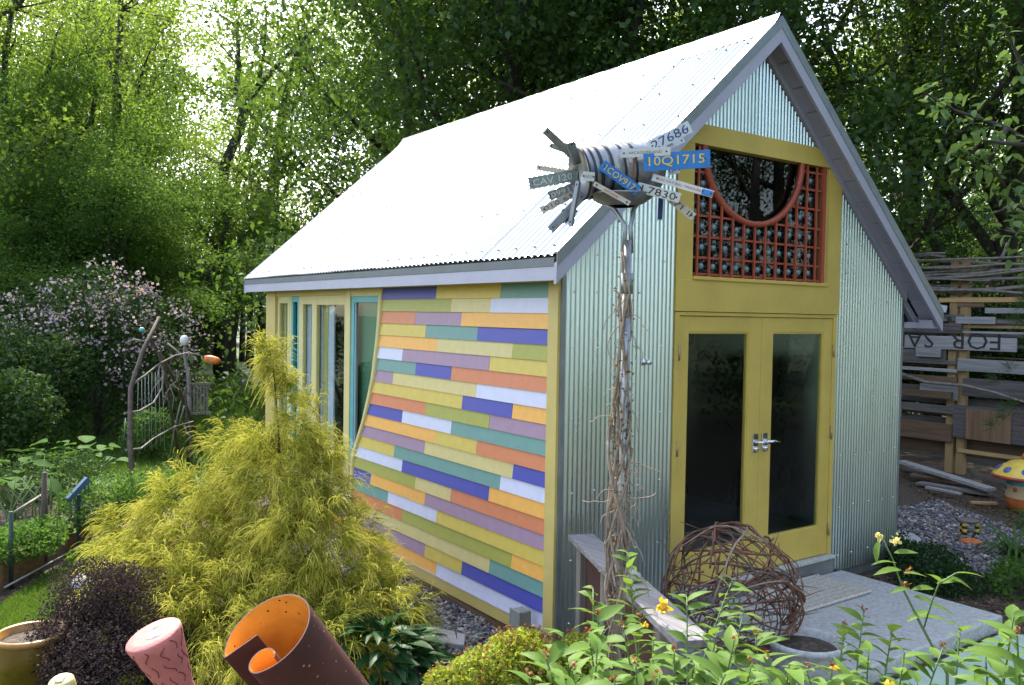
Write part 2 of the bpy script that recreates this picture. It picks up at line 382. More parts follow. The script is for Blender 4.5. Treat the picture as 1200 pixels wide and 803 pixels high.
# ---- door set
fr = MB()
fr.box(DX0, DX0+.045, -.034, .05, DZ0, DZ1-.002); fr.box(DX1-.045, DX1, -.034, .05, DZ0, DZ1-.002); fr.box(DX0+.045, DX1-.045, -.034, .05, DZ1-.03, DZ1-.002)
fr.build('door_frame', 'door_yellow', shed, bevel=.003)
MB().box(DX0-.01, DX1+.01, -.075, .04, DZ0-.032, DZ0-.002).build('door_sill', 'concrete', shed, bevel=.004)
MB().box(DX0-.03, DX1+.03, -.045, .03, -.1, DZ0-.034).build('door_step_riser', 'concrete_dark', shed)
def door(x0, x1, gx0, gx1, hinge_side):
    d = MB(); z0, z1 = DZ0+.006, DZ1-.034; gz0, gz1 = .415, 2.085
    d.box(x0, gx0, -.022, .02, z0, z1)                     # stiles and rails
    d.box(gx1, x1, -.022, .02, z0, z1)
    d.box(gx0, gx1, -.020, .02, gz1, z1); d.box(gx0, gx1, -.020, .02, z0, gz0)
    do = d.build('door', 'door_yellow', shed, bevel=.003)
    b = MB(); k = .012
    for q in ((gx0, gx0+k, gz0, gz1), (gx1-k, gx1, gz0, gz1), (gx0+k, gx1-k, gz0, gz0+k), (gx0+k, gx1-k, gz1-k, gz1)): b.box(q[0], q[1], -.014, .015, q[2], q[3])
    b.build('glazing_bead', 'door_yellow', do)
    MB().box(gx0+k, gx1-k, -.003, .003, gz0+k, gz1-k).build('pane', 'glass', do)
    hx = x0-.004 if hinge_side < 0 else x1+.004
    for z in (.38, 1.22, 1.93):
        MB().lathe([(0, -.055), (.009, -.055), (.009, .055), (0, .055)], (hx, -.036, z), 8).build('hinge', 'brass_hinge', do)
    return do
dl = door(DX0+.048, DM-.0015, 1.195, 1.885, -1); dr = door(DM+.0015, DX1-.048, 2.18, 2.86, 1)
def handle(par, x, sgn):
    z = 1.20
    h = MB(); h.box(x-.032, x+.032, -.034, -.022, z-.075, z+.075); h.build('handle_plate', 'chrome', par, bevel=.004)
    t = MB(); t.tube([(x, -.03, z+.01), (x, -.085, z+.01)], .012, 8); t.tube([(x, -.08, z+.01), (x+sgn*.05, -.088, z+.012), (x+sgn*.12, -.08, z-.004)], [.012, .010, .008], 8)
    t.lathe([(0, 0), (.02, 0), (.02, .02), (0, .022)], (x, -.034, z-.045), 12, (0, -1, 0))
    t.build('lever_handle', 'chrome', par)
handle(dl, DM-.055, 1); handle(dr, DM+.062, 1)
# ---- upper window surround (boards clipped by the gable)
WX0, WX1, WZ0, WZ1 = 1.203, 2.862, 2.474, 3.478
def clipz(x, z): return min(z, roofz(x)-.125)
FT = 3.628
yb0, yb1 = -.040, .045
MB().box(DX0-.012, DX1+.012, yb0-.004, .03, DZ1+.002, WZ0-.0).build('header_board', 'door_yellow', shed, bevel=.003)
MB().prism([(DX0-.012, yb0, WZ0), (WX0, yb0, WZ0), (WX0, yb0, WZ1), (DX0-.012, yb0, clipz(DX0-.012, WZ1))], (0, .085, 0)).build('window_casing', 'door_yellow', shed)
MB().prism([(WX1, yb0, WZ0), (DX1+.012, yb0, WZ0), (DX1+.012, yb0, clipz(DX1+.012, WZ1)), (2.998, yb0, clipz(2.998, WZ1)), (WX1, yb0, WZ1)], (0, .085, 0)).build('window_casing', 'door_yellow', shed)
xs_l = HX-(HR-.125-FT)/SLL; xs_r = HX+(HR-.125-FT)/SLR
xl2 = max(DX0-.012, HX-(HR-.125-WZ1)/SLL); xr2 = min(DX1+.012, HX+(HR-.125-WZ1)/SLR)
poly = [(xl2, yb0-.003, WZ1), (xr2, yb0-.003, WZ1), (min(xs_r, xr2), yb0-.003, FT if xs_r < xr2 else clipz(xr2, FT)), (max(xs_l, xl2), yb0-.003, FT if xs_l > xl2 else clipz(xl2, FT))]
MB().prism(poly, (0, .088, 0)).build('window_casing', 'door_yellow', shed)
MB().box(WX0, WX1, -.058, .03, WZ0, WZ0+.028).build('window_sill', 'door_yellow', shed, bevel=.003)
MB().box(WX1-.055, WX1-.001, -.02, .045, WZ0+.029, WZ1-.001).build('window_stop', 'trim', shed)
MB().box(WX0+.002, WX1-.057, .020, .026, WZ0+.03, WZ1-.002).build('upper_pane', 'glass', shed)
# ---- trellis behind the upper pane
TY0, TY1 = -.034, -.020
ACX, ARX, AZT, AZB = 1.905, .565, 3.50, 2.955       # arch: half ellipse
def archz(x):
    q = 1-((x-ACX)/ARX)**2
    return None if q <= 0 else AZT-(AZT-AZB)*math.sqrt(q)
slat_x = [1.262+.1303*i for i in range(12)]
tx0, tx1 = WX0+.02, 2.79
for i, x in enumerate(slat_x):
    a = archz(x); z1 = WZ1-.01 if a is None or x < 1.35 or x > 2.46 else a-.01
    MB().box(x-.0085, x+.0085, TY0, TY1, WZ0+.03, z1).build('trellis_slat', 'orange_paint', shed)
for z in (2.52, 2.643, 2.80, 2.956, 3.117, 3.277, 3.42):
    # horizontal slats stop at the arch
    if z < AZB-.01: MB().box(tx0, tx1, TY1+.001, TY1+.015, z-.0085, z+.0085).build('trellis_slat', 'orange_paint', shed)
    else:
        q = math.sqrt(max(0, 1-((AZT-z)/(AZT-AZB))**2))*ARX
        MB().box(tx0, ACX-q-.02, TY1+.001, TY1+.015, z-.0085, z+.0085).build('trellis_slat', 'orange_paint', shed)
        MB().box(ACX+q+.02, tx1, TY1+.001, TY1+.015, z-.0085, z+.0085).build('trellis_slat', 'orange_paint', shed)
V = []; F = []; n = 40
for i in range(n+1):
    t = math.pi*i/n
    for k, rr in enumerate((0, .042)):
        x = ACX-(ARX+rr)*math.cos(t); z = AZT-.02-(AZT-.02-AZB+rr)*math.sin(t)
        V += [(x, TY0-.008, z), (x, TY1+.018, z)]
for i in range(n):
    a, b = 4*i, 4*i+4
    F += [(a, a+2, b+2, b), (a+1, b+1, b+3, a+3), (a, b, b+1, a+1), (a+2, a+3, b+3, b+2)]
put('trellis_arch', np_mesh('trellis_arch', V, F), 'orange_paint', shed)
MB().box(tx1-.012, tx1+.03, TY0-.002, TY1+.02, WZ0+.03, WZ1-.003).build('trellis_end', 'orange_paint', shed)
# glass balls with wire rays, one in every cell outside the arch
ro = MB(); ro.lathe([(0, -.02), (.018, -.016), (.026, 0), (.018, .016), (0, .02)], (0, 0, 0), 10, (0, 1, 0))
wm = MB()
for k in range(8):
    t = math.pi*k/4+.2; wm.tube([(.02*math.cos(t), 0, .02*math.sin(t)), (.062*math.cos(t), 0, .07*math.sin(t))], .0013, 4)
ro_me, wi_me = ro.mesh('rosette'), wm.mesh('rosette_wire'); ro_me.materials.append(M['rosette']); wi_me.materials.append(M['wire'])
zc = [2.58, 2.722, 2.878, 3.036, 3.197, 3.35]
for i in range(11):
    x = slat_x[i]+.065
    for z in zc:
        a = archz(x); aa = min([q for q in (archz(x-.05), a, archz(x+.05)) if q is not None] or [9])
        if z > aa-.07 and 1.30 < x < 2.52: continue
        o = bpy.data.objects.new('rosette', ro_me); link(o, shed); o.location = Vector((x, -.004, z))-Vector(ORG[shed.name]); o.rotation_euler = (0, random.uniform(0, 3), 0)
        wv = bpy.data.objects.new('rosette_wire', wi_me); link(wv, o)
# ---- side wall: painted lap boards
ROWS = [('BYT', 1.60, 0.68), ('OCW', 1.37, 0.81), ('RMA', 1.95, 1.21), ('YTB', 1.77, 0.98), ('ACO', 1.58, 0.52), ('WMY', 2.17, 0.81), ('TBR', 1.93, 1.35), ('MCW', 2.34, 0.98),
        ('YBA', 1.18, 0.51), ('ROM', 1.75, 0.80), ('BWT', 2.16, 1.34), ('AYR', 1.58, 0.97), ('MCB', 1.76, 0.49), ('YTW', 2.30, 0.65), ('WBA', 2.15, 0.79), ('OCR', 1.91, 1.33),
        ('BAM', 2.76, 1.74), ('TWY', 2.41, 1.55), ('ROA', 2.14, 0.49), ('YCT', 2.74, 0.77), ('MYB', 1.73, 1.15), ('AW', 1.54)]
CZ = [.30, .58, .75, .849, .974, 1.168, 1.386, 1.493, 1.591, 1.908, 2.126, 2.40, 2.6]
CY = [3.145, 3.14, 3.122, 3.085, 3.005, 2.885, 2.782, 2.737, 2.698, 2.622, 2.586, 2.56, 2.555]
def curve_y(z): return float(np.interp(z, CZ, CY))
ZB, PB, YR = .0591, .1073, .10
SILLZ = .33
def board(col, y0, y1, z0, z1, cut):
    # lap board: thick lower edge, thin upper edge tucked under the next; cut: left end follows the curve
    ya0 = curve_y(z0) if cut else y1; ya1 = curve_y(z1) if cut else y1
    xo0, xo1, zt = -.026, -.013, z1+.012
    j = random.uniform(-.0012, .0012)
    g = .0012
    P = [(xo0+j, y0+g, z0), (-.002, y0+g, z0), (-.002, ya0-g, z0), (xo0+j, ya0-g, z0), (xo1+j, y0+g, zt), (-.002, y0+g, zt), (-.002, ya1-g, zt), (xo1+j, ya1-g, zt)]
    MB().hexa(P).build('lap_board', 'paint_'+col, shed)
for i, r in enumerate(ROWS):
    z0 = ZB+(21-i)*PB; z1 = z0+PB
    cols, br = r[0], list(r[1:]); low = z0 < SILLZ-.08
    ys = [L_-.1 if False else None]+br+[YR]
    for k, c in enumerate(cols):
        yr = ys[k+1]; yl = ys[k]
        if yl is None:
            if low: board(c, yr, min(yr+2.2, 3.7) if yr < 3 else 3.7, z0, z1, False)
            else: board(c, yr, 0, z0, z1, True)
        else: board(c, yr, yl, z0, z1, False)
    if low:
        y = 3.7
        for c in random.sample('BYTOCWRMA', 2):
            board(c, y, min(y+1.0, L_-.12), z0, z1, False); y = min(y+1.0, L_-.12)
        if i >= 19: pass
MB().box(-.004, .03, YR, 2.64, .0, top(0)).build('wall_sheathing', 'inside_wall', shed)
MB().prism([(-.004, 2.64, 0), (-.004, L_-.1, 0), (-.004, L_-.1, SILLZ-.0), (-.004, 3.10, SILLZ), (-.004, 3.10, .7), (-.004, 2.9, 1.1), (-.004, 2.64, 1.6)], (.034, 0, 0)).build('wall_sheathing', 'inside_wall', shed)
# trims of the side wall
MB().box(-.034, .0, -.010, YR-.001, -.03, top(0)+.02).build('corner_board', 'trim', shed, bevel=.003)
MB().box(-.034, .03, L_-.30, L_, -.03, top(0)+.02).build('corner_board', 'trim', shed, bevel=.003)
MB().box(-.036, .03, YR, L_-.301, -.035, ZB-.006).build('skirt_board', 'trim', shed, bevel=.003)
MB().box(-.040, .0, YR, L_-.301, ZB-.004, ZB-.0005).build('drip_edge', 'lavender', shed)
MB().box(-.02, .03, YR, L_-.301, -.11, -.037).build('base_board', 'wood_brown', shed)
MB().box(-.032, .03, YR+.001, L_-.301, 2.415, top(0)+.06).build('frieze_board', 'trim', shed)
# curved trim between boards and windows
V = []; F = []; zs = np.linspace(SILLZ, 2.413, 46)
for z in zs:
    y = curve_y(z)
    for yy, xx in ((y, -.036), (y+.052, -.036), (y+.052, .03), (y, .03)): V.append((xx, yy, z))
for i in range(len(zs)-1):
    for k in range(4): F.append((4*i+k, 4*i+(k+1) % 4, 4*i+4+(k+1) % 4, 4*i+4+k))
put('curved_trim', np_mesh('curved_trim', V, F), 'trim_light', shed)
# window sill and mullions
MB().box(-.058, .03, 3.147, L_-.302, SILLZ-.045, SILLZ-.0).build('sill_board', 'trim', shed, bevel=.003)
MB().box(-.030, .04, 3.232, 3.315, SILLZ+.001, 2.413).build('mullion', 'trim_light', shed, bevel=.002)
# turquoise window cut by the curve
tz0 = .80
w1 = MB(); w1.box(-.018, .03, 3.165, 3.230, tz0-.3, 2.345)
w1.box(-.018, .03, 2.62, 3.164, 2.285, 2.345); w1 = w1.build('window_frame', 'teal_frame', shed, bevel=.003)
MB().box(-.008, .022, 3.145, 3.1645, tz0-.2, 2.284).build('inner_bead', 'lavender', w1)
pts = [(.004, curve_y(z)+.03, z) for z in np.linspace(.7, 2.284, 14)]
MB().prism([(.004, 3.145, .7)]+[(.004, 3.145, 2.284)]+pts[::-1][:-1], (.004, 0, 0)).build('pane', 'glass_green', w1)
MB().box(-.024, .03, 2.60, 3.231, 2.346, 2.413).build('window_head', 'trim_light', shed)
def casement(y0, y1, z0, z1, st, mat, xo=-.012, g='glass', nm='window_frame'):
    f = MB(); f.box(xo, xo+.04, y0, y0+st, z0, z1); f.box(xo, xo+.04, y1-st, y1, z0, z1); f.box(xo, xo+.04, y0+st, y1-st, z1-st*1.3, z1); f.box(xo, xo+.04, y0+st, y1-st, z0, z0+st*1.3)
    f = f.build(nm, mat, shed, bevel=.003)
    MB().box(xo+.018, xo+.023, y0+st, y1-st, z0+st*1.3, z1-st*1.3).build('pane', g, f); return f
casement(3.318, 4.17, SILLZ+.001, 2.36, .075, 'trim_light', -.014)
casement(4.173, 4.56, SILLZ+.001, 2.36, .07, 'trim_light', -.006)
casement(4.62, 4.85, SILLZ+.001, 2.36, .05, 'teal_frame', .0)
casement(4.90, L_-.304, SILLZ+.001, 2.36, .06, 'trim_light', -.004)
MB().box(.0, .03, 4.562, 4.618, SILLZ, 2.36).build('mullion', 'trim_light', shed); MB().box(.0, .03, 4.852, 4.898, SILLZ, 2.36).build('mullion', 'trim_light', shed)
MB().box(-.022, .03, 3.316, L_-.301, 2.361, 2.413).build('window_head', 'trim', shed)
# inside posts seen through the glass
for u0, u1, mt in ((376, 380, 'paint_W'), (380.5, 386, 'trim'), (386.5, 393, 'paint_W'), (358.5, 366, 'paint_W'), (332, 337, 'trim_light')):
    ya, yb_ = sorted((onX(u0, 400, .06)[1], onX(u1, 400, .06)[1])); MB().box(.045, .06, ya, yb_, .1, 2.5).build('inner_post', mt, shed)
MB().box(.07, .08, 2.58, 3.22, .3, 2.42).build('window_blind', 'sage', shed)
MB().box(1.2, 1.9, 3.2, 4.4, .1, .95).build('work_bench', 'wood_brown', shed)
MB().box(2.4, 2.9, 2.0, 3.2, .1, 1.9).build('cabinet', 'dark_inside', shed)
# ---- roof
RP = .070
def roof_side(xe, ze, sgn, mat):
    # sgn -1: left slope. corrugations run from eave to ridge
    nrm = np.array([-(HR-ze)*1.0, 0, (HX-xe)*1.0]) if sgn < 0 else np.array([(HR-ze), 0, (xe-HX)])
    nrm /= np.linalg.norm(nrm)
    y0, y1 = -OF-.004, L_+OB; k = 7; edges = np.linspace(y0, y1, k+1)
    for s in range(k):
        a, b = edges[s], edges[s+1]+(.03 if s < k-1 else 0); n = int(round((b-a)/RP*8)); ys = np.linspace(a, b, n+1)
        V = []; F = []; lift = .004 if s % 2 else 0
        for y in ys:
            d = .009*math.sin(2*math.pi*y/RP)+lift
            for f in (0, .33, .66, 1): V.append((xe+(HX-xe)*f+nrm[0]*d, y, ze+(HR-ze)*f+nrm[2]*d))
        for i in range(n):
            for q in range(3):
                F.append((4*i+q, 4*i+q+1, 4*i+5+q, 4*i+4+q) if sgn > 0 else (4*i+q, 4*i+4+q, 4*i+5+q, 4*i+q+1))
        put('roof_sheet', np_mesh('roof_sheet', V, F, smooth=True), mat, shed)
    m = MB()
    for f in (.03, .20, .37, .54, .71, .88):
        y = y0+.10
        while y < y1:
            c = np.array([xe+(HX-xe)*f, y, ze+(HR-ze)*f])+nrm*.010
            m.lathe([(0, .010), (.008, .008), (.012, .0)], c, 6, nrm); y += RP*random.choice((3, 4, 5)) if f > .03 else RP*3
    m.build('roof_screws', 'screw', shed, kind='stuff')
roof_side(-OSL, HEL, -1, 'roof_metal'); roof_side(W_+OSR, HER, 1, 'roof_metal')
# decking under the sheets (closed slabs)
def slope_slab(nm, mat, x0, x1, y0, y1, d0, d1):
    MB().prism([(x0, y0, roofz(x0)-d0), (x1, y0, roofz(x1)-d0), (x1, y0, roofz(x1)-d1), (x0, y0, roofz(x0)-d1)], (0, y1-y0, 0)).build(nm, mat, shed)
slope_slab('roof_deck', 'inside_wall', -OSL+.03, HX, -OF+.03, L_+OB-.02, .022, .075)
slope_slab('roof_deck', 'dark_inside', HX+.0005, W_+OSR-.03, -OF+.03, L_+OB-.02, .022, .075)
# ridge cap
V = []; F = []
prof = [(-.17, -.158), (-.09, -.075), (-.05, -.020), (-.028, .018), (0, .030), (.028, .018), (.05, -.020), (.09, -.075), (.17, -.158)]
for y in (-OF-.012, L_+OB+.01):
    for x, z in prof: V.append((HX+x, y, HR+z+.012))
n = len(prof)
for i in range(n-1): F.append((i, i+1, n+i+1, n+i))
put('ridge_cap', np_mesh('ridge_cap', V, F), 'flash', shed)
# rake flashings, rake boards, fascia, soffits
def rake(x0, x1, nm, mat, d0, d1, y0, y1):
    MB().prism([(x0, y0, roofz(x0)-d0), (x1, y0, roofz(x1)-d0), (x1, y0, roofz(x1)-d1), (x0, y0, roofz(x0)-d1)], (0, y1-y0, 0)).build(nm, mat, shed)
for x0, x1 in ((-OSL-.004, HX-.0005), (HX+.0005, W_+OSR+.004)):
    rake(x0, x1, 'rake_flashing', 'flash', -.016, .075, -OF-.012, -OF-.008)
    rake(x0, x1, 'rake_flashing_lip', 'flash', -.018, -.0135, -OF-.007, -OF+.055)
    rake(x0, x1, 'rake_board', 'lavender', .055, .185, -OF-.0075, -OF+.018)
    rake(x0, x1, 'rear_rake_board', 'lavender', .0, .17, L_+OB-.018, L_+OB+.004)
rake(.0, HX-.0005, 'wall_frieze', 'lavender', .10, .17, -.05, -.022); rake(HX+.0005, W_+.02, 'wall_frieze', 'lavender', .10, .19, -.05, -.022)
for x0, x1, n in ((-OSL+.03, HX-.01, 9), (HX+.01, W_+OSR-.03, 13)):
    e = np.linspace(x0, x1, n+1)
    for i in range(n): rake(e[i]+.007, e[i+1]-.007, 'soffit_panel', 'lavender', .085, .105, -OF+.019, -.0225)
# left eave: flashing and fascia; right eave
MB().box(-OSL-.004, -OSL+.001, -OF+.02, L_+OB, HEL-.075, HEL-.020).build('eave_flashing', 'flash_dull', shed)
MB().box(-OSL-.0, -OSL+.022, -OF+.019, L_+OB-.02, HEL-.165, HEL-.076).build('fascia', 'lavender', shed, bevel=.002)
MB().box(-OSL+.023, -.036, -.02, L_+OB-.02, HEL-.12, HEL-.105).build('eave_soffit', 'lavender', shed)
MB().box(W_+OSR-.022, W_+OSR, -OF+.019, L_+OB-.02, HER-.16, HER-.03).build('fascia', 'lavender', shed)
MB().box(W_+.014, W_+OSR-.023, -.03, L_, HER-.16, HER-.145).build('eave_soffit', 'lavender', shed)
MB().box(W_+.014, W_+OSR-.023, -.06, -.031, HER-.16, HER-.105).build('eave_return', 'lavender', shed)
MB().prism([(W_+OSR-.12, -.061, HER-.16), (W_+OSR-.023, -.061, HER-.16), (W_+OSR-.023, -.061, HER-.085), (W_+OSR-.12, -.061, roofz(W_+OSR-.12)-.19)], (0, -.12, 0)).build('eave_block', 'lavender', shed)
for k, y in enumerate((.0, .45)):
    rake(W_+.016, W_+OSR-.024, 'rafter_tail', 'lavender', .11, .20, y, y+.045)
# small fittings
sp = MB(); sp.lathe([(0, 0), (.026, 0), (.026, .012), (.012, .014), (.012, .05), (.018, .052), (.018, .07), (0, .07)], (.738, -.022, 1.871), 12, (0, -1, 0))
sp.build('wall_spout', 'chrome', shed)
MB().box(W_+.012, W_+.12, .03, .09, 1.28, 1.36).build('wall_bracket', 'galv', shed, bevel=.004)
# ================================================================== GROUND
def sheet(name, poly, z, mat, kind='structure', t=.0):
    me = bpy.data.meshes.new(name); me.from_pydata([(p[0], p[1], z) for p in poly], [], [tuple(range(len(poly)))]); me.update()
    if me.polygons[0].normal.z < 0: me.flip_normals()
    return put(name, me, mat, kind=kind)
def circ(cx, cy, r, n=48): return [(cx+r*math.cos(2*math.pi*i/n), cy+r*math.sin(2*math.pi*i/n)) for i in range(n)]
sheet('ground', circ(0, 0, 600), -.120, 'ground')
sheet('planting_soil', [(-9, -9), (14, -9), (14, 5.8), (-1.5, 5.9), (-2.0, 5.0), (-3.0, 3.4), (-6, -1)], -.116, 'soil')
lawn_far = [(-.9, 6.6), (3, 6.1), (14, 6.1), (22, 40), (-10, 44), (-9, 16), (-3.2, 9.5)]
sheet('lawn', lawn_far, -.112, 'lawn')
lawn_near = [tuple(G(u, v, -.1)[:2]) for u, v in ((-60, 735), (0, 712), (60, 672), (85, 668), (75, 700), (45, 760), (60, 800), (80, 860), (-90, 900))]
sheet('lawn_patch', lawn_near, -.108, 'lawn')
gravel_side = [(-1.15, -.6), (-.02, -.6), (-.02, 3.6), (-.9, 3.6)]
sheet('gravel_strip', gravel_side, -.110, 'gravel')
gravel_path = [(3.6, -2.6), (4.4, -1.7), (4.3, -.5), (4.08, .4), (4.08, 1.5), (7.3, 1.3), (6.4, -.2), (5.6, -1.4), (5.2, -2.8)]
sheet('gravel_path', gravel_path, -.110, 'gravel')
def inside(poly, P):
    P = np.asarray(P); x, y = P[:, 0], P[:, 1]; r = np.zeros(len(P), bool); n = len(poly)
    for i in range(n):
        x0, y0 = poly[i][:2]; x1, y1 = poly[(i+1) % n][:2]
        c = ((y0 > y) != (y1 > y)) & (x < (x1-x0)*(y-y0)/(y1-y0+1e-12)+x0); r ^= c
    return r
def scatter(poly, n, rg):
    a = np.array([p[:2] for p in poly]); lo, hi = a.min(0), a.max(0); out = []
    while sum(map(len, out)) < n:
        P = rg.uniform(lo, hi, (n*2, 2)); out.append(P[inside(poly, P)])
    return np.concatenate(out)[:n]
# loose stones: squashed octahedra with jitter
def stones(name, poly, n, s0, s1, label):
    P = scatter(poly, n, rng); s = rng.uniform(s0, s1, n)*rng.choice([.7, 1, 1, 1.3], n)
    base = np.array([(1, 0, 0), (0, 1, 0), (-1, 0, 0), (0, -1, 0), (0, 0, .75), (0, 0, -.75)], float)
    V = base[None]*s[:, None, None]*rng.uniform(.6, 1.25, (n, 6, 1)); a = rng.uniform(0, 6.3, n); b = rng.uniform(-.6, .6, n)
    c, si = np.cos(a)[:, None], np.sin(a)[:, None]
    X, Y, Z = V[..., 0]*c-V[..., 1]*si, V[..., 0]*si+V[..., 1]*c, V[..., 2]
    Z, X = Z*np.cos(b)[:, None]+X*np.sin(b)[:, None], X*np.cos(b)[:, None]-Z*np.sin(b)[:, None]
    V = np.stack([X+P[:, :1], Y+P[:, 1:], Z-.108+s[:, None]*.35], -1).reshape(-1, 3)
    f = np.array([(0, 1, 4), (1, 2, 4), (2, 3, 4), (3, 0, 4), (1, 0, 5), (2, 1, 5), (3, 2, 5), (0, 3, 5)])
    F = (f[None]+6*np.arange(n)[:, None, None]).reshape(-1, 3)
    return put(name, np_mesh(name, V, F), 'stones', kind='stuff', label=label, cat='gravel')
stones('gravel', gravel_side, 9000, .012, .026, 'grey crushed gravel along the rainbow board wall')
stones('gravel', gravel_path, 9000, .012, .028, 'grey crushed gravel on the path beside the metal wall')
# stepping stones in the strip
for px in (((478, 738), (500, 733), (546, 744), (544, 757), (482, 748)), ((452, 716), (470, 710), (496, 717), (492, 723), (458, 722))):
    P = [G(u, v, -.08) for u, v in px]
    MB().prism([(p[0], p[1], -.118) for p in P][::-1], (0, 0, .045)).build('stepping_stone', 'flag', bevel=.008,
        label='pale flat stepping stone set in gravel beside '+('the broad leafed plant' if px[0][0] == 478 else 'the golden cypress'), cat='paving stone')
# entrance slab, mint slab, mat
MB().box(.62, 3.16, -1.42, -.05, -.125, 0).build('entrance_slab', 'concrete', bevel=.015, label='grey concrete entrance slab before the yellow doors', cat='step')
P = [(1.0, -1.50), (3.05, -1.47), (3.30, -1.80), (2.7, -2.6), (.9, -2.6)]
MB().prism([(x, y, -.125) for x, y in P], (0, 0, .035)).build('mint_paving_slab', 'mint', bevel=.006, label='pale mint green painted slab beside the concrete entrance slab', cat='paving slab')
mt = thing('door_mat', (2.33, -.33, 0), 'woven pale rope door mat lying on the concrete slab', 'door mat')
mx0, mx1, my0, my1 = 1.88, 2.78, -.585, -.075
nr = 17
for i in range(nr):
    y = my0+(my1-my0)*(i+.5)/nr; xs = np.linspace(mx0, mx1, 54)
    m = MB(); m.tube([(x, y+(.005 if k % 2 else -.005), .016+(.004 if (k+i) % 2 else -.001)) for k, x in enumerate(xs)], [.013+.004*((k+i) % 2) for k in range(54)], 5)
    m.build('rope_row', 'rope', mt)
# ================================================================== RAIL BY THE CORNER
cz = .78
far = (G(668.6, 627, cz)+G(693, 625, cz))/2; near = (G(828, 744, cz)+G(800.6, 757, cz))/2
rail = thing('low_rail_wall', (far+near)/2*[1, 1, 0]+[0, 0, -.12], 'low rusty panel wall with sloping weathered grey cap board before the metal wall', 'low wall')
dv = (near-far)/np.linalg.norm(near-far); sd = np.array([-dv[1], dv[0], 0])
cp = MB(); cp.obox((far+near)/2-[0, 0, .018], (near-far)/2, sd*.085, (0, 0, .018)); cp.build('cap_board', 'wood_grey', rail, bevel=.004)
for t in (.10, .62, 1.48):
    c = far+dv*t; pm = MB(); pm.obox((c[0], c[1], (cz-.037-.12)/2), dv*.045, sd*.045, (0, 0, (cz-.037+.12)/2)); pm.build('post', 'wood_greyv', rail, bevel=.004)
for t0, t1 in ((.15, .57), (.67, 1.43)):
    a, b = far+dv*t0, far+dv*t1; pm = MB(); pm.obox(((a+b)/2)*[1, 1, 0]+[0, 0, .30], (b-a)/2, sd*.008, (0, 0, .42)); pm.build('panel', 'rust_panel', rail)
c = far+dv*.98
st = MB(); st.lathe([(0, 0), (.045, .004), (.06, .02), (.05, .04), (.025, .052), (0, .055)], (c[0], c[1], cz), 9); st.build('white_stone', 'flag', label='small white stone resting on the weathered cap board', cat='stone')
# electric box on conduit
p = G(613, 772, -.12); eb = thing('electric_box', (-.13, .20, -.12), 'grey outdoor electric box on a short conduit by the side wall', 'electric box')
bx, by = -.13, .20
MB().box(bx-.05, bx+.04, by-.055, by+.055, .02, .19).build('box_body', 'grey_box', eb, bevel=.01)
MB().box(bx-.066, bx-.0505, by-.06, by+.06, .015, .197).build('box_cover', 'grey_box', eb, bevel=.006)
MB().tube([(bx, by, -.12), (bx, by, .02)], .022, 10).build('conduit', 'grey_box', eb); MB().lathe([(0, 0), (.032, 0), (.032, .03), (0, .03)], (bx, by, -.012), 10).build('conduit_collar', 'grey_box', eb)

# ================================================================== SPINNER SCULPTURE
M['zinc_dark'] = surf('aged zinc', (.30, .32, .34), .42, .9, var=.3, scale=8)
M['zinc'] = surf('bucket zinc', (.36, .38, .40), .4, .85, var=.3, scale=9, col2=(.5, .5, .5))
M['band'] = surf('dark band', (.05, .052, .056), .5, .5)
M['rust'] = surf('rust streak', (.28, .11, .03), .8, var=.4, scale=20)
M['plate_grey'] = surf('grey plate back', (.22, .24, .25), .5, .6, var=.25, scale=14)
M['plate_green'] = surf('green grey plate', (.24, .29, .28), .5, .5, var=.25, scale=14)
M['plate_white'] = surf('white plate', (.62, .64, .65), .4, .1, var=.12, scale=14)
M['plate_beige'] = surf('beige plate', (.52, .47, .40), .5, .1, var=.15, scale=14)
M['plate_blue'] = surf('blue plate', lin(52, 128, 205), .35, .1, var=.12, scale=14)
M['plate_navy'] = surf('navy plate', lin(35, 50, 110), .4, .1)
M['ink_yellow'] = surf('yellow plate lettering', lin(240, 200, 80), .5)
M['ink_navy'] = surf('navy plate lettering', lin(60, 70, 130), .5)
M['ink_black'] = surf('black plate lettering', (.02, .02, .022), .5)
M['ink_red'] = surf('red plate lettering', lin(190, 60, 40), .5)
M['ink_grey'] = surf('grey plate lettering', (.12, .13, .14), .5)
PD = 4.2
pb_ = D(727, 700, PD); PX, PY = pb_[0], pb_[1]
spin = thing('plate_spinner', (PX, PY, -.12), 'whirligig of bent number plates round a zinc bucket on a tall pole', 'sculpture')
MB().tube([(PX, PY, -.12), (PX+.004, PY, 1.2), (PX, PY, 2.56)], [.026, .024, .021], 12).build('pole', 'zinc', spin)
MB().lathe([(0, 0), (.030, 0), (.030, .10), (0, .1)], (PX, PY, 2.30), 12).build('pole_clamp', 'zinc_dark', spin)
def dpt(zx, zy, dd=0.): return D(600+zx*.20833, 130+zy*.20833, PD+dd)      # zoom pixels of the head -> point
cb0 = dpt(375, 355, -.02); cb1 = dpt(800, 300, .10)
bax = (cb1-cb0)/np.linalg.norm(cb1-cb0); BL = np.linalg.norm(cb1-cb0)
prof = []
for i in range(8):
    h = BL*i/8; prof += [(.127, h+.002), (.1285, h+.010), (.126, h+.014), (.126, h+BL/8-.002)]
bk = MB(); bk.lathe([(0.0, .03), (.118, .03), (.118, .0)]+prof+[(.120, BL), (0, BL)], cb0, 28, bax); bk.build('bucket', 'zinc', spin)
for h in (.0, .032, .07, .125, .19, .25): MB().lathe([(.128, h), (.131, h+.002), (.131, h+.010), (.128, h+.012)], cb0, 28, bax).build('bucket_band', 'band', spin)
rs = MB(); q = dpt(685, 320, -.135); rs.obox(q, bax*.006, np.array([0, 0, .045]), CF*.002); rs.build('rust_streak', 'rust', spin)
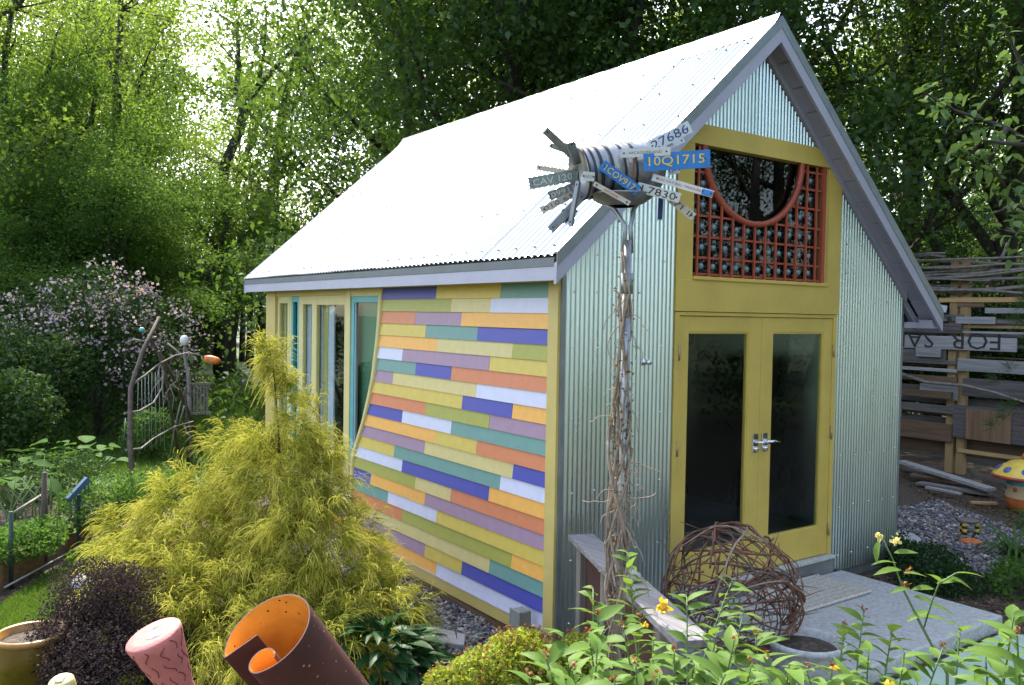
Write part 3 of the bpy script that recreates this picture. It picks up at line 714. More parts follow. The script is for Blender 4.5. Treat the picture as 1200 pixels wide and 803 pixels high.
# funnel dish and struts
f0 = dpt(425, 490, 0); f1 = dpt(800, 475, 0); fc = (f0+f1)/2
MB().lathe([(.07, -.052), (.115, -.035), (.158, -.004), (.164, .004), (.158, .004), (.11, -.022), (.06, -.036), (.0, -.038)], fc+[0, 0, .004], 26).build('dish', 'zinc_dark', spin)
for sgn in (-1, 1):
    a = fc+CR*sgn*.085-[0, 0, .03]
    MB().tube([a, a*.55+np.array([PX, PY, fc[2]])*.45-[0, 0, .05], (PX+CR[0]*sgn*.012, PY+CR[1]*sgn*.012, fc[2]-.15), (PX+CR[0]*sgn*.018, PY+CR[1]*sgn*.018, fc[2]-.28)], .011, 8).build('strut', 'zinc_dark', spin)
def plate(a, b, wz, da, db, mat, txt=None, ink=None, tw=.84, th=.6, tilt=0., sh=0.):
    """bent number plate strip from zoom pixel a to b, width wz zoom pixels"""
    p, q = dpt(*a, da), dpt(*b, db); ax = q-p; L = np.linalg.norm(ax); ax = ax/L
    view = unit((p+q)/2-CAM); up = np.cross(ax, view); up /= np.linalg.norm(up)
    if up[2] < 0: up = -up
    ca, sa = math.cos(tilt), math.sin(tilt); up2 = up*ca+view*sa
    n = np.cross(ax, up2)
    if n@view > 0: n = -n
    w = wz*.20833*PD/FPX
    m = MB(); c = (p+q)/2
    m.obox(c, ax*L/2, up2*w/2, n*.0012)
    # folded-back edge
    m.obox(c+up2*w*.5-n*.010, ax*L/2, n*.010, up2*.0012); m.obox(c-up2*w*.5-n*.008, ax*L/2, n*.008, up2*.0012)
    o = m.build('number_plate', mat, spin)
    for s in (-1, 1):
        h = MB(); h.lathe([(0, 0), (.0045, 0), (.0045, .001)], c+ax*s*L*.42+n*.0016, 7, n); h.build('bolt_hole', 'ink_black', o)
    if txt:
        rd = ax if ax@CR > 0 else -ax; uu = np.cross(-view, rd); uu = up2 if up2@uu > 0 else -up2
        text_on('lettering', txt, ink, o, c+rd*sh*L+n*.0013, rd, uu, L*tw, w*th, off=.0012 if np.cross(rd, uu)@n > 0 else -.0012, split=w*th > .022)
    return o
plate((185, 108), (350, 262), 40, -.10, .0, 'plate_grey'); plate((212, 192), (320, 232), 24, .04, .04, 'plate_grey'); plate((332, 178), (372, 300), 46, -.12, -.06, 'plate_grey', tilt=.5)
plate((140, 318), (320, 348), 26, .10, .06, 'plate_beige'); plate((96, 410), (358, 362), 62, -.05, .0, 'plate_green', 'CAV 120', 'plate_white'); plate((208, 482), (360, 425), 48, .02, .03, 'plate_grey', '09911', 'plate_white')
plate((165, 562), (345, 468), 38, -.02, .03, 'plate_beige', '010 61', 'ink_grey'); plate((215, 672), (405, 468), 42, -.04, .0, 'plate_grey'); plate((324, 645), (368, 395), 24, -.13, -.10, 'plate_grey', tilt=.7)
plate((335, 470), (362, 320), 30, .06, .05, 'plate_green')
plate((740, 292), (1115, 268), 92, -.15, -.24, 'plate_blue', '10Q1715', 'ink_yellow', .84, .62)
plate((790, 372), (1130, 470), 36, -.10, -.22, 'plate_white', 'ALAS NATURAL TREASURE', 'ink_red', .74, .34, sh=-.06)
plate((1068, 452), (1124, 468), 26, -.215, -.232, 'plate_blue')
plate((705, 428), (945, 492), 52, -.11, -.14, 'plate_white', 'L7830', 'ink_black', .8, .74); plate((885, 488), (1022, 598), 42, -.06, -.10, 'plate_beige', '171 II', 'ink_black', .8, .7)
plate((505, 302), (708, 450), 56, -.175, -.15, 'plate_blue', '1COV917', 'ink_yellow', .8, .62); plate((608, 240), (892, 226), 44, -.12, -.20, 'plate_white', 'VACATIONLAND', 'ink_grey', .66, .34)
plate((770, 208), (1003, 88), 66, -.12, -.05, 'plate_white', '27686', 'ink_navy', .86, .74); plate((800, 240), (968, 160), 30, -.04, -.10, 'plate_white', 'VISIT', 'ink_red', .3, .4)
plate((838, 470), (832, 612), 26, .0, -.02, 'plate_navy'); plate((460, 408), (662, 522), 24, -.19, -.21, 'plate_beige', 'NATURAL', 'ink_red', .4, .5)
plate((398, 366), (464, 372), 46, -.155, -.16, 'plate_white', 'EAGLE', 'plate_green', .7, .4); plate((880, 340), (945, 330), 40, .08, .08, 'plate_white', 'JR', 'ink_grey', .5, .6)
# dead vine on the pole
vine = thing('dead_vine', (PX-.03, PY, -.12), 'dead brown climbing vine tangled round the sculpture pole', 'vine')
for s in range(9):
    m = MB(); ph = random.uniform(0, 6.3); z0, z1 = random.choice(((-.1, 2.5), (.3, 1.9), (.6, 2.3), (-.1, 1.4))); P = []
    n = 40; tw = random.uniform(2, 5)*random.choice((-1, 1))
    for i in range(n):
        t = i/(n-1); z = z0+(z1-z0)*t; r = .030+.018*math.sin(5*t+ph)+random.uniform(0, .012); a = ph+tw*t*3
        P.append((PX-CR[0]*.018+r*math.cos(a), PY-CR[1]*.018+r*math.sin(a), z))
    m.tube(P, [random.uniform(.004, .008)]*n, 5); m.build('stem', 'dry_vine', vine)
m = MB()
for s in range(95):     # loose curls
    z = random.choice((random.uniform(.5, 2.4), random.uniform(.6, 1.5))); a = random.uniform(0, 6.3); p = np.array([PX+.03*math.cos(a), PY+.03*math.sin(a), z]); d = np.array([math.cos(a), math.sin(a), random.uniform(-.8, .6)])
    P = [p]; L = random.uniform(.010, .026)*(1 if z > .9 else .6)
    for i in range(8):
        d = unit(d+np.array([random.uniform(-.5, .5), random.uniform(-.5, .5), random.uniform(-.75, .3)])); P.append(P[-1]+d*L)
    m.tube(P, random.uniform(.0015, .0028), 4, cap=False)
m.build('tendrils', 'dry_vine', vine, kind='stuff')
n = 500; zz = np.concatenate([rng.normal(1.55, .22, 260), rng.uniform(.4, 2.4, 240)]); aa = rng.uniform(0, 6.3, n); rr = rng.uniform(.02, .06, n)
V, F = kites(np.stack([PX-.02+rr*np.cos(aa), PY+rr*np.sin(aa), zz], 1), rng.uniform(.012, .03, n), rng)
M['dry_leaf'] = leafmat('withered leaf', (.10, .06, .035), (.24, .16, .10), .2)
put('dry_leaves', np_mesh('dry_leaves', V, F), 'dry_leaf', vine, kind='stuff')

# ================================================================== TWIG BALL
bc = D(858, 690, 5.55); R0 = .455
ball = thing('twig_ball', (bc[0], bc[1], 0), 'large round ball woven from red brown vine twigs before the yellow doors', 'twig ball')
bz = R0*.93
for s in range(105):
    ax = unit(np.array([random.gauss(0, 1), random.gauss(0, 1), random.gauss(0, .9)])); u = unit(np.cross(ax, (0.3, .5, .8))); v = np.cross(ax, u)
    off = random.uniform(-.45, .45); t0 = random.uniform(0, 6.3); sp_ = random.uniform(1.2, 3.6); n = 18; P = []; ph = random.uniform(0, 6)
    rr = R0*random.uniform(.86, 1.02)
    for i in range(n):
        t = t0+sp_*i/(n-1); o_ = off+.10*math.sin(2.3*t+ph); k = math.sqrt(max(.05, 1-o_*o_))
        p = (ax*o_+(u*math.cos(t)+v*math.sin(t))*k)*rr*(1+.03*math.sin(7*t+ph)); P.append((bc[0]+p[0], bc[1]+p[1], max(.006, bz+p[2]*.93)))
    r_ = random.uniform(.004, .0095)
    MB().tube(P, np.linspace(r_, r_*.5, n), 5).build('twig', random.choice(('vine_twig', 'vine_twig', 'vine_twig', 'dry_vine', 'stick_dark')), ball)
for s in range(26):     # stray ends sticking out
    d = unit(np.array([random.gauss(0, 1), random.gauss(0, 1), random.gauss(.2, .8)])); p = np.array([bc[0], bc[1], bz])+d*R0*.95; e = unit(d+np.array([random.gauss(0, .6) for _ in range(3)]))
    p[2] = max(.02, p[2])
    MB().tube([p, p+e*.06+[0, 0, .01], p+e*random.uniform(.1, .17)+[0, 0, max(0, .02-p[2])+.02]], [.004, .003, .0015], 4).build('twig', 'vine_twig', ball)
# stone bowl
b0 = G(943, 797, 0); bp = thing('stone_bowl_planter', (b0[0], b0[1], 0), 'grey stone bowl planter on the corner of the entrance slab', 'planter')
MB().lathe([(0, .0), (.13, .0), (.16, .03), (.205, .14), (.222, .215), (.235, .225), (.235, .25), (.215, .255), (.195, .24), (.185, .20), (0, .20)], (b0[0], b0[1], 0.001), 30).build('bowl', 'concrete', bp)
MB().lathe([(.192, 0), (.12, .014), (0, .022)], (b0[0], b0[1], .203), 18).build('soil_fill', 'soil', bp)

# ================================================================== RUSTED SPIRAL TUBE, PINK LOG, PALE POST
def rustmat(name, base, spot, thr):
    m, t, o = _new(name); p = N(t, 'ShaderNodeBsdfPrincipled', i_Roughness=.62); t.links.new(p.outputs[0], o.inputs[0])
    g = N(t, 'ShaderNodeTexCoord'); v = N(t, 'ShaderNodeTexVoronoi', i_Scale=38.); v.inputs['Randomness'].default_value = 1
    t.links.new(g.outputs['Object'], v.inputs['Vector'])
    n = N(t, 'ShaderNodeTexNoise', i_Scale=7., i_Detail=8.); t.links.new(g.outputs['Object'], n.inputs['Vector'])
    c = ramp(t, n.outputs[0], [(.35, scl(base, .75)), (.65, scl(base, 1.2))])
    lt = N(t, 'ShaderNodeMath', operation='LESS_THAN'); lt.inputs[1].default_value = thr; t.links.new(v.outputs['Distance'], lt.inputs[0])
    n2 = N(t, 'ShaderNodeTexNoise', i_Scale=9.); t.links.new(g.outputs['Object'], n2.inputs['Vector'])
    gt = N(t, 'ShaderNodeMath', operation='GREATER_THAN'); gt.inputs[1].default_value = .46; t.links.new(n2.outputs[0], gt.inputs[0])
    ml = N(t, 'ShaderNodeMath', operation='MULTIPLY'); t.links.new(lt.outputs[0], ml.inputs[0]); t.links.new(gt.outputs[0], ml.inputs[1])
    mx = N(t, 'ShaderNodeMix', data_type='RGBA'); t.links.new(ml.outputs[0], mx.inputs[0]); t.links.new(c, mx.inputs[6]); mx.inputs[7].default_value = (*spot, 1)
    t.links.new(mx.outputs[2], p.inputs[0]); return m
M['tube_out'] = rustmat('rust brown enamel', (.085, .024, .018), (.55, .20, .04), .14)
M['tube_in'] = rustmat('orange enamel', (.80, .36, .05), (.06, .03, .015), .15)
def leaning(cu, cv, depth, img, toward):
    """axis pointing out of the open top: image direction (right, up) and share towards the camera"""
    c = D(cu, cv, depth); d = unit(np.array([img[0], img[1]])); k = math.sqrt(1-toward**2)
    a = (CR*d[0]+CU*d[1])*k-unit(c-CAM)*toward
    mj = CR*d[1]-CU*d[0]; mj = mj-a*(mj@a); mj = unit(mj); mn = np.cross(a, mj)
    return c, unit(a), mj, mn
c, a, mj, mn = leaning(313, 742, 2.6, (-.62, .76), .55)
if mn@CU < 0: mn = -mn
tube = thing('rusted_spiral_tube', tuple((c-a*1.3)[:2])+(-.12,), 'brown rolled steel tube with speckled orange inside, leaning out of the cypress', 'sculpture')
Rt = .143; sect = []
for th in np.linspace(math.radians(182), math.radians(-104), 64): sect.append((Rt*math.cos(th), Rt*math.sin(th)))
sect = [(-.22*Rt, .10*Rt), (-.45*Rt, .05*Rt), (-.72*Rt, .0), (-.94*Rt, -.045*Rt)]+sect
r2 = .30*Rt; e_ = math.radians(-104); cx_, cy_ = (Rt-r2)*math.cos(e_), (Rt-r2)*math.sin(e_)
for th in np.linspace(e_, e_-math.radians(275), 28)[1:]: sect.append((cx_+r2*math.cos(th), cy_+r2*math.sin(th)))
nseg = len(sect)
Lt = (c[2]+.12)/a[2]*1.0 if a[2] > .3 else 1.6
Lt = min(Lt, 2.1); V = []; F = []; th_ = .004
for s, (px, py) in enumerate(sect):
    q = sect[min(s+1, nseg-1)]; q0 = sect[max(s-1, 0)]; tx, ty = q[0]-q0[0], q[1]-q0[1]; l = math.hypot(tx, ty); nx, ny = -ty/l, tx/l
    for h in (0, -Lt):
        for o_ in (0, -th_):
            V.append(c+a*h+mj*(px+nx*o_)+mn*(py+ny*o_))
mo, mi_ = [], []
for s in range(nseg-1):
    i, j = 4*s, 4*s+4
    mo.append((i, j, j+2, i+2)); mi_.append((i+1, i+3, j+3, j+1)); mo.append((i, i+1, j+1, j))
me = bpy.data.meshes.new('tube_wall'); me.from_pydata([tuple(map(float, v)) for v in V], [], mo+mi_+[(0, 2, 3, 1), (4*nseg-4, 4*nseg-3, 4*nseg-1, 4*nseg-2)]); me.update()
ob = put('tube_wall', me, 'tube_out', tube); ob.data.materials.append(M['tube_in'])
for k, pgon in enumerate(ob.data.polygons): pgon.material_index = 1 if len(mo) <= k < len(mo)+len(mi_) else 0
c, a, mj, mn = leaning(179, 743, 2.7, (-.43, .90), .30)
log = thing('pink_log', tuple((c-a)[:2])+(-.12,), 'pink painted log with carved squiggles and a foil disc on its top', 'sculpture')
M['pink'] = surf('pink paint', lin(192, 116, 110), .7, var=.14, scale=12, bump=.8, bscale=50)
M['pink_dark'] = surf('carved groove', lin(120, 62, 62), .8)
M['foil'] = surf('foil', (.7, .7, .72), .25, .8, var=.2, scale=40, bump=.8)
Ll = 1.3
pm = MB(); rad_ = lambda h: .088-.20*h if h < .2 else .048
pr_ = [(0, 0), (.055, .002), (.083, 0), (.088, -.006)]+[(rad_(h), -.006-h) for h in (.03, .06, .1, .14, .18, .2, .24, .5, 1.3)]
pm.lathe(pr_, c, 26, a); pm.build('log_body', 'pink', log)
MB().lathe([(0, .004), (.030, .004), (.034, .0)], c+a*.002+mj*.012, 14, a).build('foil_disc', 'foil', log)
ua = unit(np.cross(a, (0, 0, 1.))); va = np.cross(a, ua)
vdir = unit(c-CAM); ang0 = math.atan2(-(vdir@va), -(vdir@ua))
for s in range(15):
    hh = .018+.058*(s//5)+random.uniform(-.008, .008); an = ang0-1.15+.55*(s % 5)+random.uniform(-.12, .12); P = []; ph = random.uniform(0, 6); n = 14; ln = random.uniform(.036, .05); am = random.uniform(.09, .17)
    for i in range(n):
        t = i/(n-1); h = hh+ln*t; g_ = an+am*math.sin(ph+t*(3.2+s % 3))+.1*(t-.5)*(s % 2*2-1); r = rad_(h-.006)+.0002
        P.append(c-a*h+(ua*math.cos(g_)+va*math.sin(g_))*r)
    MB().tube(P, .0017, 5).build('carved_line', 'pink_dark', log)
c, a, mj, mn = leaning(71, 796, 2.6, (-.25, .95), .35)
pp = thing('pale_post', tuple((c-a)[:2])+(-.12,), 'pale stone post top beside the dark purple shrub', 'post')
MB().lathe([(0, .0), (.030, 0), (.036, -.006), (.038, -.02), (.040, -1.1)], c, 18, a).build('post_body', 'paint_C', pp); MB().obox(c+a*.004, mj*.012, mn*.016, a*.002).build('tile_chip', 'foil', pp)

# ================================================================== RECLAIMED FENCE
FX = 9.5
fence = thing('reclaimed_fence', (FX, 2.0, -.12), 'patchwork fence of weathered reclaimed boards topped with bare branches', 'fence')
def fbox(u0, v0, u1, v1, mat, x=0., th=.03, nm='board', dv=0.):
    a = onX(u0, v0, FX+x); b = onX(u1, v1, FX+x); y0, y1 = sorted((a[1], b[1])); z0, z1 = sorted((a[2], b[2]))
    m = MB(); m.hexa([(FX+x, y0, z0-dv), (FX+x+th, y0, z0-dv), (FX+x+th, y1, z0), (FX+x, y1, z0), (FX+x, y0, z1-dv), (FX+x+th, y0, z1-dv), (FX+x+th, y1, z1), (FX+x, y1, z1)])
    return m.build(nm, mat, fence, bevel=.004)
for u, vt in ((1119, 304), (1132, 304)): 
    a = onX(u, vt, FX+.05); MB().box(FX+.05, FX+.14, a[1]-.06, a[1]+.06, -.12, a[2]).build('post', 'wood_freshv', fence, bevel=.004)
for y in (.35, 3.6): MB().box(FX+.05, FX+.14, y-.05, y+.05, -.12, 3.0).build('post', 'wood_freshv', fence, bevel=.004)
#         u0    v0   u1   v1   material            x
for q in ((1040, 392, 1191, 413, 'wood_fence_light', -.02), (1040, 405, 1108, 424, 'wood_fence', .012), (1073, 408, 1102, 419, 'wood_fence_light', -.045),
          (1120, 371, 1166, 380, 'wood_fence_light', -.03), (1168, 375, 1260, 381, 'wood_fence', -.01), (1040, 378, 1126, 391, 'wood_fence', -.03), (1128, 388, 1260, 394, 'wood_fence_light', -.04),
          (1128, 381, 1260, 387, 'wood_fresh', .03), (1040, 368, 1128, 377, 'wood_fence', .02), (1122, 420, 1260, 443, 'wood_fence_light', -.03), (1040, 428, 1121, 437, 'wood_fence_light', -.02),
          (1040, 437, 1121, 449, 'wood_brown', .015), (1128, 443, 1260, 475, 'wood_fence', .02), (1040, 454, 1114, 468, 'wood_brown', -.10), (1078, 449, 1122, 470, 'wood_fence_light', .0),
          (1040, 469, 1117, 486, 'wood_fence', -.02), (1117, 474, 1260, 530, 'wood_fence', -.03), (1040, 489, 1115, 519, 'wood_brown', .0), (1122, 530, 1260, 544, 'wood_fresh', .02),
          (1100, 349, 1260, 354, 'wood_fresh', .02), (1154, 361, 1260, 368, 'wood_fence_light', .03), (1122, 355, 1153, 360, 'wood_brown', .04), (1178, 340, 1260, 348, 'wood_brown', .05), (1040, 419, 1121, 428, 'wood_fence', .02)):
    fbox(*q[:4], q[4], q[5], th=.024 if q[4] != 'wood_brown' or q[5] > -.05 else .07)
for k in range(12):
    v0 = 372+k*13.5; fbox(1030+random.uniform(0, 6), v0, 1260, v0+12.2, random.choice(('wood_fence', 'wood_fence', 'wood_brown')), .17+random.uniform(0, .02), .022)
fbox(1132, 479, 1184, 521, 'plywood', -.055, .018, 'plywood_square')
MB().tube([onX(1050, 436, FX-.09), onX(1085, 448, FX-.12), onX(1130, 452, FX-.11), onX(1165, 460, FX-.12), onX(1215, 476, FX-.10)], [.028, .026, .024, .02, .016], 7).build('branch', 'stick', fence)
# upside-down FOR SALE on the reclaimed sign board
sb0, sb1 = onX(1058, 402, FX-.021), onX(1173, 399, FX-.021)
text_on('sign_lettering', 'FOR  SALE', 'letters', fence, ((sb0[0]), (sb0[1]+sb1[1])/2+.17, (sb0[2]+sb1[2])/2+.02), (0, 1, 0), (0, 0, -1), abs(sb0[1]-sb1[1])*1.22, .25, off=.002, split=True)
ch = onX(1102, 361, FX-.03); MB().obox(ch, (0, .10, .02), (0, -.01, .05), (.01, 0, 0)).build('white_scrap', 'paint_W', fence)
ch = onX(1112, 374, FX-.04); MB().obox(ch, (0, .03, 0), (0, 0, .03), (.01, 0, 0)).build('metal_clip', 'dark_inside', fence)
# woven branches along the top
for s in range(26):
    v0 = random.choice((308, 313, 319, 325, 330, 334, 338, 341)); u0 = random.uniform(1030, 1095); u1 = u0+random.uniform(70, 190); sl_ = random.uniform(-.16, .06); P = []
    n = 8; ph = random.uniform(0, 6); dx = random.uniform(-.10, .12)
    for i in range(n):
        t = i/(n-1); u = u0+(u1-u0)*t; P.append(onX(u, v0+sl_*(u-u0)*.55+2.2*math.sin(ph+4*t), FX+dx))
    r_ = random.uniform(.018, .036); MB().tube(P, np.linspace(r_, r_*.65, n), 6).build('branch', 'stick', fence)
MB().tube([onX(1150, 318, FX), onX(1170, 308, FX), onX(1177, 296, FX), onX(1180, 284, FX)], [.03, .026, .022, .014], 7).build('branch', 'stick', fence)
for v in (301, 299): MB().tube([onX(1072, v, FX+.3), onX(1090, v-2, FX+.3), onX(1108, v-1+(v-300), FX+.3)], .022, 6).build('branch', 'stick', fence)
# planks lying before the fence
def plank(u0, v0, u1, v1, z, mat, label, w=.14, h=.035, z2=None):
    a, b = G(u0, v0, z), G(u1, v1, z if z2 is None else z2); m = MB(); m.beam(a, b, w, h); return m.build('plank', mat, label=label, cat='plank', group='loose planks by the fence', bevel=.003)
plank(1056, 541, 1162, 574, .10, 'wood_fence_light', 'long pale grey plank lying aslant over the other loose planks', .16, .04, .02)
plank(1068, 556, 1150, 566, -.02, 'wood_brown', 'brown plank under the long pale grey plank', .2)
plank(1076, 566, 1160, 579, -.06, 'wood_fence', 'dark weathered plank at the edge of the loose planks by the gravel', .18)
plank(1086, 571, 1126, 579, -.03, 'wood_fence_light', 'short whitish batten lying on the dark weathered plank', .07, .03)
plank(1060, 549, 1090, 556, -.06, 'wood_fence', 'short dark board lying by the shed corner under the slanting plank', .16)
plank(1138, 589, 1168, 590, -.08, 'wood_fresh', 'short fresh pine offcut lying beside the daylily', .08, .03)
# ceramic house jar
M['cer_cream'] = surf('cream glaze', lin(214, 190, 150), .35, var=.1, scale=12); M['cer_yellow'] = surf('yellow glaze', lin(226, 196, 84), .3, var=.12, scale=12)
M['cer_blue'] = surf('blue glaze', lin(70, 96, 160), .3); M['cer_red'] = surf('red glaze', lin(176, 66, 50), .3); M['cer_teal'] = surf('teal glaze', lin(92, 160, 170), .3, var=.2, scale=20); M['cer_orange'] = surf('orange clay', lin(196, 110, 60), .5, var=.15, scale=10)
M['cer_black'] = surf('black glaze', (.02, .02, .022), .35)
h0 = G(1203, 598, -.1); jar = thing('ceramic_house_jar', (h0[0], h0[1], -.12), 'painted ceramic house jar with spotted yellow lid before the fence', 'garden ornament')
x, y = h0[0], h0[1]
MB().lathe([(0, -.12), (.20, -.12), (.23, .0), (.235, .06)], (x, y, .0), 24).build('jar_base', 'cer_orange', jar)
MB().lathe([(.236, .06), (.24, .16), (.24, .22)], (x, y, 0), 24).build('jar_middle', 'cer_cream', jar)
MB().lathe([(.241, .22), (.238, .30), (.22, .34)], (x, y, 0), 24).build('jar_band', 'cer_teal', jar)
MB().lathe([(0, .335), (.40, .30), (.40, .325), (.38, .34)], (x, y, 0), 28).build('lid_brim', 'cer_red', jar)
MB().lathe([(.385, .338), (.30, .42), (.20, .49), (.09, .52), (0, .525)], (x, y, 0), 28).build('lid', 'cer_yellow', jar)
for k in range(9):
    t = 2*math.pi*k/9; MB().lathe([(0, .012), (.035, .008), (.05, -.004)], (x+.315*math.cos(t), y+.315*math.sin(t), .413), 9, (math.cos(t)*.65, math.sin(t)*.65, .75)).build('lid_spot', 'cer_blue', jar)
    MB().lathe([(0, .008), (.028, .004), (.03, -.004)], (x+.237*math.cos(t+.2), y+.237*math.sin(t+.2), .17), 8, (math.cos(t+.2), math.sin(t+.2), 0)).build('jar_patch', 'cer_blue' if k % 2 else 'cer_orange', jar)
MB().lathe([(0, .52), (.06, .52), (.075, .56), (.055, .60), (0, .61)], (x, y, 0), 14).build('lid_knob', 'cer_orange', jar)
MB().tube([(x+.05, y-.1, .55), (x-.05, y+.12, .95), (x+.1, y-.15, 1.6), (x+.3, y-.5, 1.9)], .008, 5).build('wire_loop', 'vine_twig', jar)
c0 = G(1134, 627, -.1); ck = thing('checkered_stool', (c0[0], c0[1], -.12), 'small yellow and black checkered ceramic stool by the gravel path', 'garden ornament')
for k, (dx, dy) in enumerate(((-.09, .0), (.06, -.09), (.05, .1))):
    for j in range(5): MB().lathe([(.024, 0), (.027, .016), (.024, .032)], (c0[0]+dx*.8, c0[1]+dy*.8, -.12+j*.032), 10).build('leg_band', 'cer_black' if j % 2 else 'cer_yellow', ck)
MB().lathe([(0, .04), (.09, .04), (.11, .055), (.10, .07), (0, .075)], (c0[0], c0[1], 0), 16).build('seat', 'wood_fence', ck)
r0 = G(1138, 636, -.1); MB().lathe([(0, .0), (.10, .0), (.12, .03), (.06, .05), (0, .05)], (r0[0], r0[1], -.115), 9).build('clay_shard', 'cer_orange', label='flat orange clay shard on the gravel path by the checkered stool', cat='shard')
r0 = G(1052, 634, -.1); MB().lathe([(0, 0), (.22, 0), (.25, .05), (.16, .10), (0, .12)], (r0[0], r0[1], -.12), 9).build('pale_rock', 'flag', label='pale flat rock by the metal wall beside the gravel path', cat='rock', bevel=.01)

# ================================================================== LEFT GARDEN: bed, arbor, ornaments
bedA, bedB = G(-40, 712, -.1), G(152, 603, -.1); bd = unit(bedB-bedA)
bed = thing('raised_bed', tuple(((bedA+bedB)/2)[:2])+(-.12,), 'raised vegetable bed edged with dark weathered timber', 'garden bed')
sdv = np.array([-bd[1], bd[0], 0]); 
Lb = np.linalg.norm(bedB-bedA)
for k in range(2):
    a = bedA+bd*(Lb*k/2+.005); b = bedA+bd*(Lb*(k+1)/2-.005); m = MB(); m.beam(a*[1, 1, 0]+[0, 0, 0.0], b*[1, 1, 0]+[0, 0, 0.0], .05, .24); m.build('edge_board', 'wood_brown', bed, bevel=.004)
e1 = bedB+sdv*2.6+bd*.6; m = MB(); m.beam(bedB*[1, 1, 0], e1*[1, 1, 0], .05, .24); m.build('edge_board', 'wood_brown', bed, bevel=.004)
poly = [bedA+sdv*.03, bedB+sdv*.03, e1, bedA+sdv*3.2]
MB().prism([(p[0], p[1], -.12) for p in poly], (0, 0, .18)).build('bed_soil', 'soil', bed)
a, b = G(5, 696, -.1), G(146, 617, -.1)
MB().tube([a*[1, 1, 0]+[0, 0, -.05], (a+b)/2*[1, 1, 0]+[0, 0, -.055], b*[1, 1, 0]+[0, 0, -.05]], .008, 6).build('rope_edging', 'wire', label='thin pale rope stretched along the foot of the timber bed edge', cat='rope')
M['green_metal'] = surf('green stake', (.03, .06, .055), .5, .3)
a = G(13, 688, -.1); st_ = thing('garden_stake', (a[0], a[1], -.12), 'dark green stake with a rail at the bed edge', 'stake')
MB().tube([(a[0], a[1], -.12), (a[0], a[1], .52)], .018, 7).build('stake_rod', 'green_metal', st_); q = D(52, 578, 7.9)
MB().tube([(a[0], a[1], .5), q], .010, 6).build('rail', 'stick', st_)
a = G(51, 640, .06); MB().tube([(a[0], a[1], -.1), (a[0], a[1]+.01, .3), (a[0]+.01, a[1], .72)], [.035, .03, .022], 7).build('bed_stake', 'stick_dark', label='dark rough wooden stake standing in the vegetable bed', cat='stake')
# blue slatted tool head on a stake
M['blue_paint'] = surf('dull blue paint', lin(58, 92, 120), .5, var=.2, scale=12)
dd = 8.0; a = D(100, 630, dd)
tr = thing('blue_slatted_ornament', (a[0], a[1], -.12), 'small dull blue slatted ornament on a stake among the vegetables', 'garden ornament')
MB().beam(D(80, 586, dd), D(103, 561, dd+.15), .05, .05).build('top_rail', 'blue_paint', tr)
for t, l in ((0.06, .16), (.3, .15), (.55, .16), (.8, .15), (1, .26)):
    p = D(80, 586, dd)*(1-t)+D(103, 561, dd+.15)*t; MB().beam(p, p+np.array([.02, 0, -l]), .03, .012, up=(1, 0, 0)).build('slat', 'blue_paint', tr)
p = D(92, 580, dd+.08); MB().beam(p, (p[0], p[1], -.1), .03, .03, up=(1, 0, 0)).build('stake', 'green_metal', tr)
# tripod arbor of branches
arb = thing('branch_arbor', tuple(G(195, 560, -.1)[:2])+(-.12,), 'tall rustic tripod arbor of crooked branches in the vegetable garden', 'arbor')
AT = D(190, 398, 11.0)
def br(pix, rad, mat='stick_dark', nm='branch', n=7):
    P = [D(u, v, t) for u, v, t in pix]; r = np.linspace(rad[0], rad[1], len(P))*.56; MB().tube(P, r, n).build(nm, mat, arb)
fl = G(159, 600, -.12); fr_ = G(236, 531, -.12); fm = G(212, 543, -.12)
def dep(p): return float((p-CAM)@CF)
br([(159, 600, dep(fl)), (152, 520, 10.0), (153, 455, 10.4), (168, 410, 10.8), (187, 372, 11.1)], (.062, .045))
br([(237, 531, dep(fr_)), (222, 487, 12.9), (207, 450, 12.2), (190, 420, 11.5), (176, 398, 11.0)], (.055, .04))
br([(212, 543, dep(fm)), (203, 500, 12.2), (196, 450, 11.7), (186, 412, 11.2)], (.05, .035))
br([(220, 541, 12.6), (219, 490, 12.4), (217, 455, 12.2)], (.04, .03)); br([(199, 540, 12.4), (204, 505, 12.2), (212, 470, 12.2)], (.025, .018), 'stick')
br([(186, 372, 11.1), (178, 393, 11.0), (170, 400, 10.9), (156, 398, 10.9), (149, 402, 10.9)], (.035, .015), 'stick')
br([(152, 453, 10.4), (170, 440, 10.8), (186, 427, 11.2), (205, 417, 11.5), (222, 413, 11.8)], (.028, .018), 'stick'); br([(146, 485, 10.2), (163, 482, 10.6), (180, 472, 11), (190, 455, 11.3), (192, 437, 11.4), (188, 425, 11.3)], (.028, .016), 'stick')
br([(148, 528, 10.0), (165, 526, 10.4), (180, 514, 11), (205, 500, 11.8), (226, 494, 12.3)], (.03, .016), 'stick'); br([(207, 434, 11.6), (208, 446, 11.7), (200, 452, 11.6), (193, 465, 11.5)], (.018, .01), 'stick'); br([(216, 476, 12.2), (212, 490, 12.2), (209, 500, 12.2)], (.02, .014), 'stick')
for k in range(16):
    u, v, d_ = random.uniform(186, 222), random.uniform(415, 500), random.uniform(11.4, 12.4); du, dv2 = random.uniform(-16, 16), random.uniform(6, 34)
    br([(u, v, d_), (u+du*.5+random.uniform(-5, 5), v+dv2*.5, d_), (u+du, v+dv2, d_+random.uniform(-.2, .2))], (.02, .010), random.choice(('stick', 'stick_dark')), 'branch', 5)
for u in range(162, 194, 4):
    d_ = 10.9+(u-162)*.02; br([(u, 432+(194-u)*.35, d_), (u+random.uniform(-2, 3), 525+random.uniform(-8, 5), d_)], (.006, .006), 'wire', 'twine', 4)
br([(147, 490, 10.1), (144, 535, 9.9)], (.012, .010), 'green_metal', 'twine', 4)
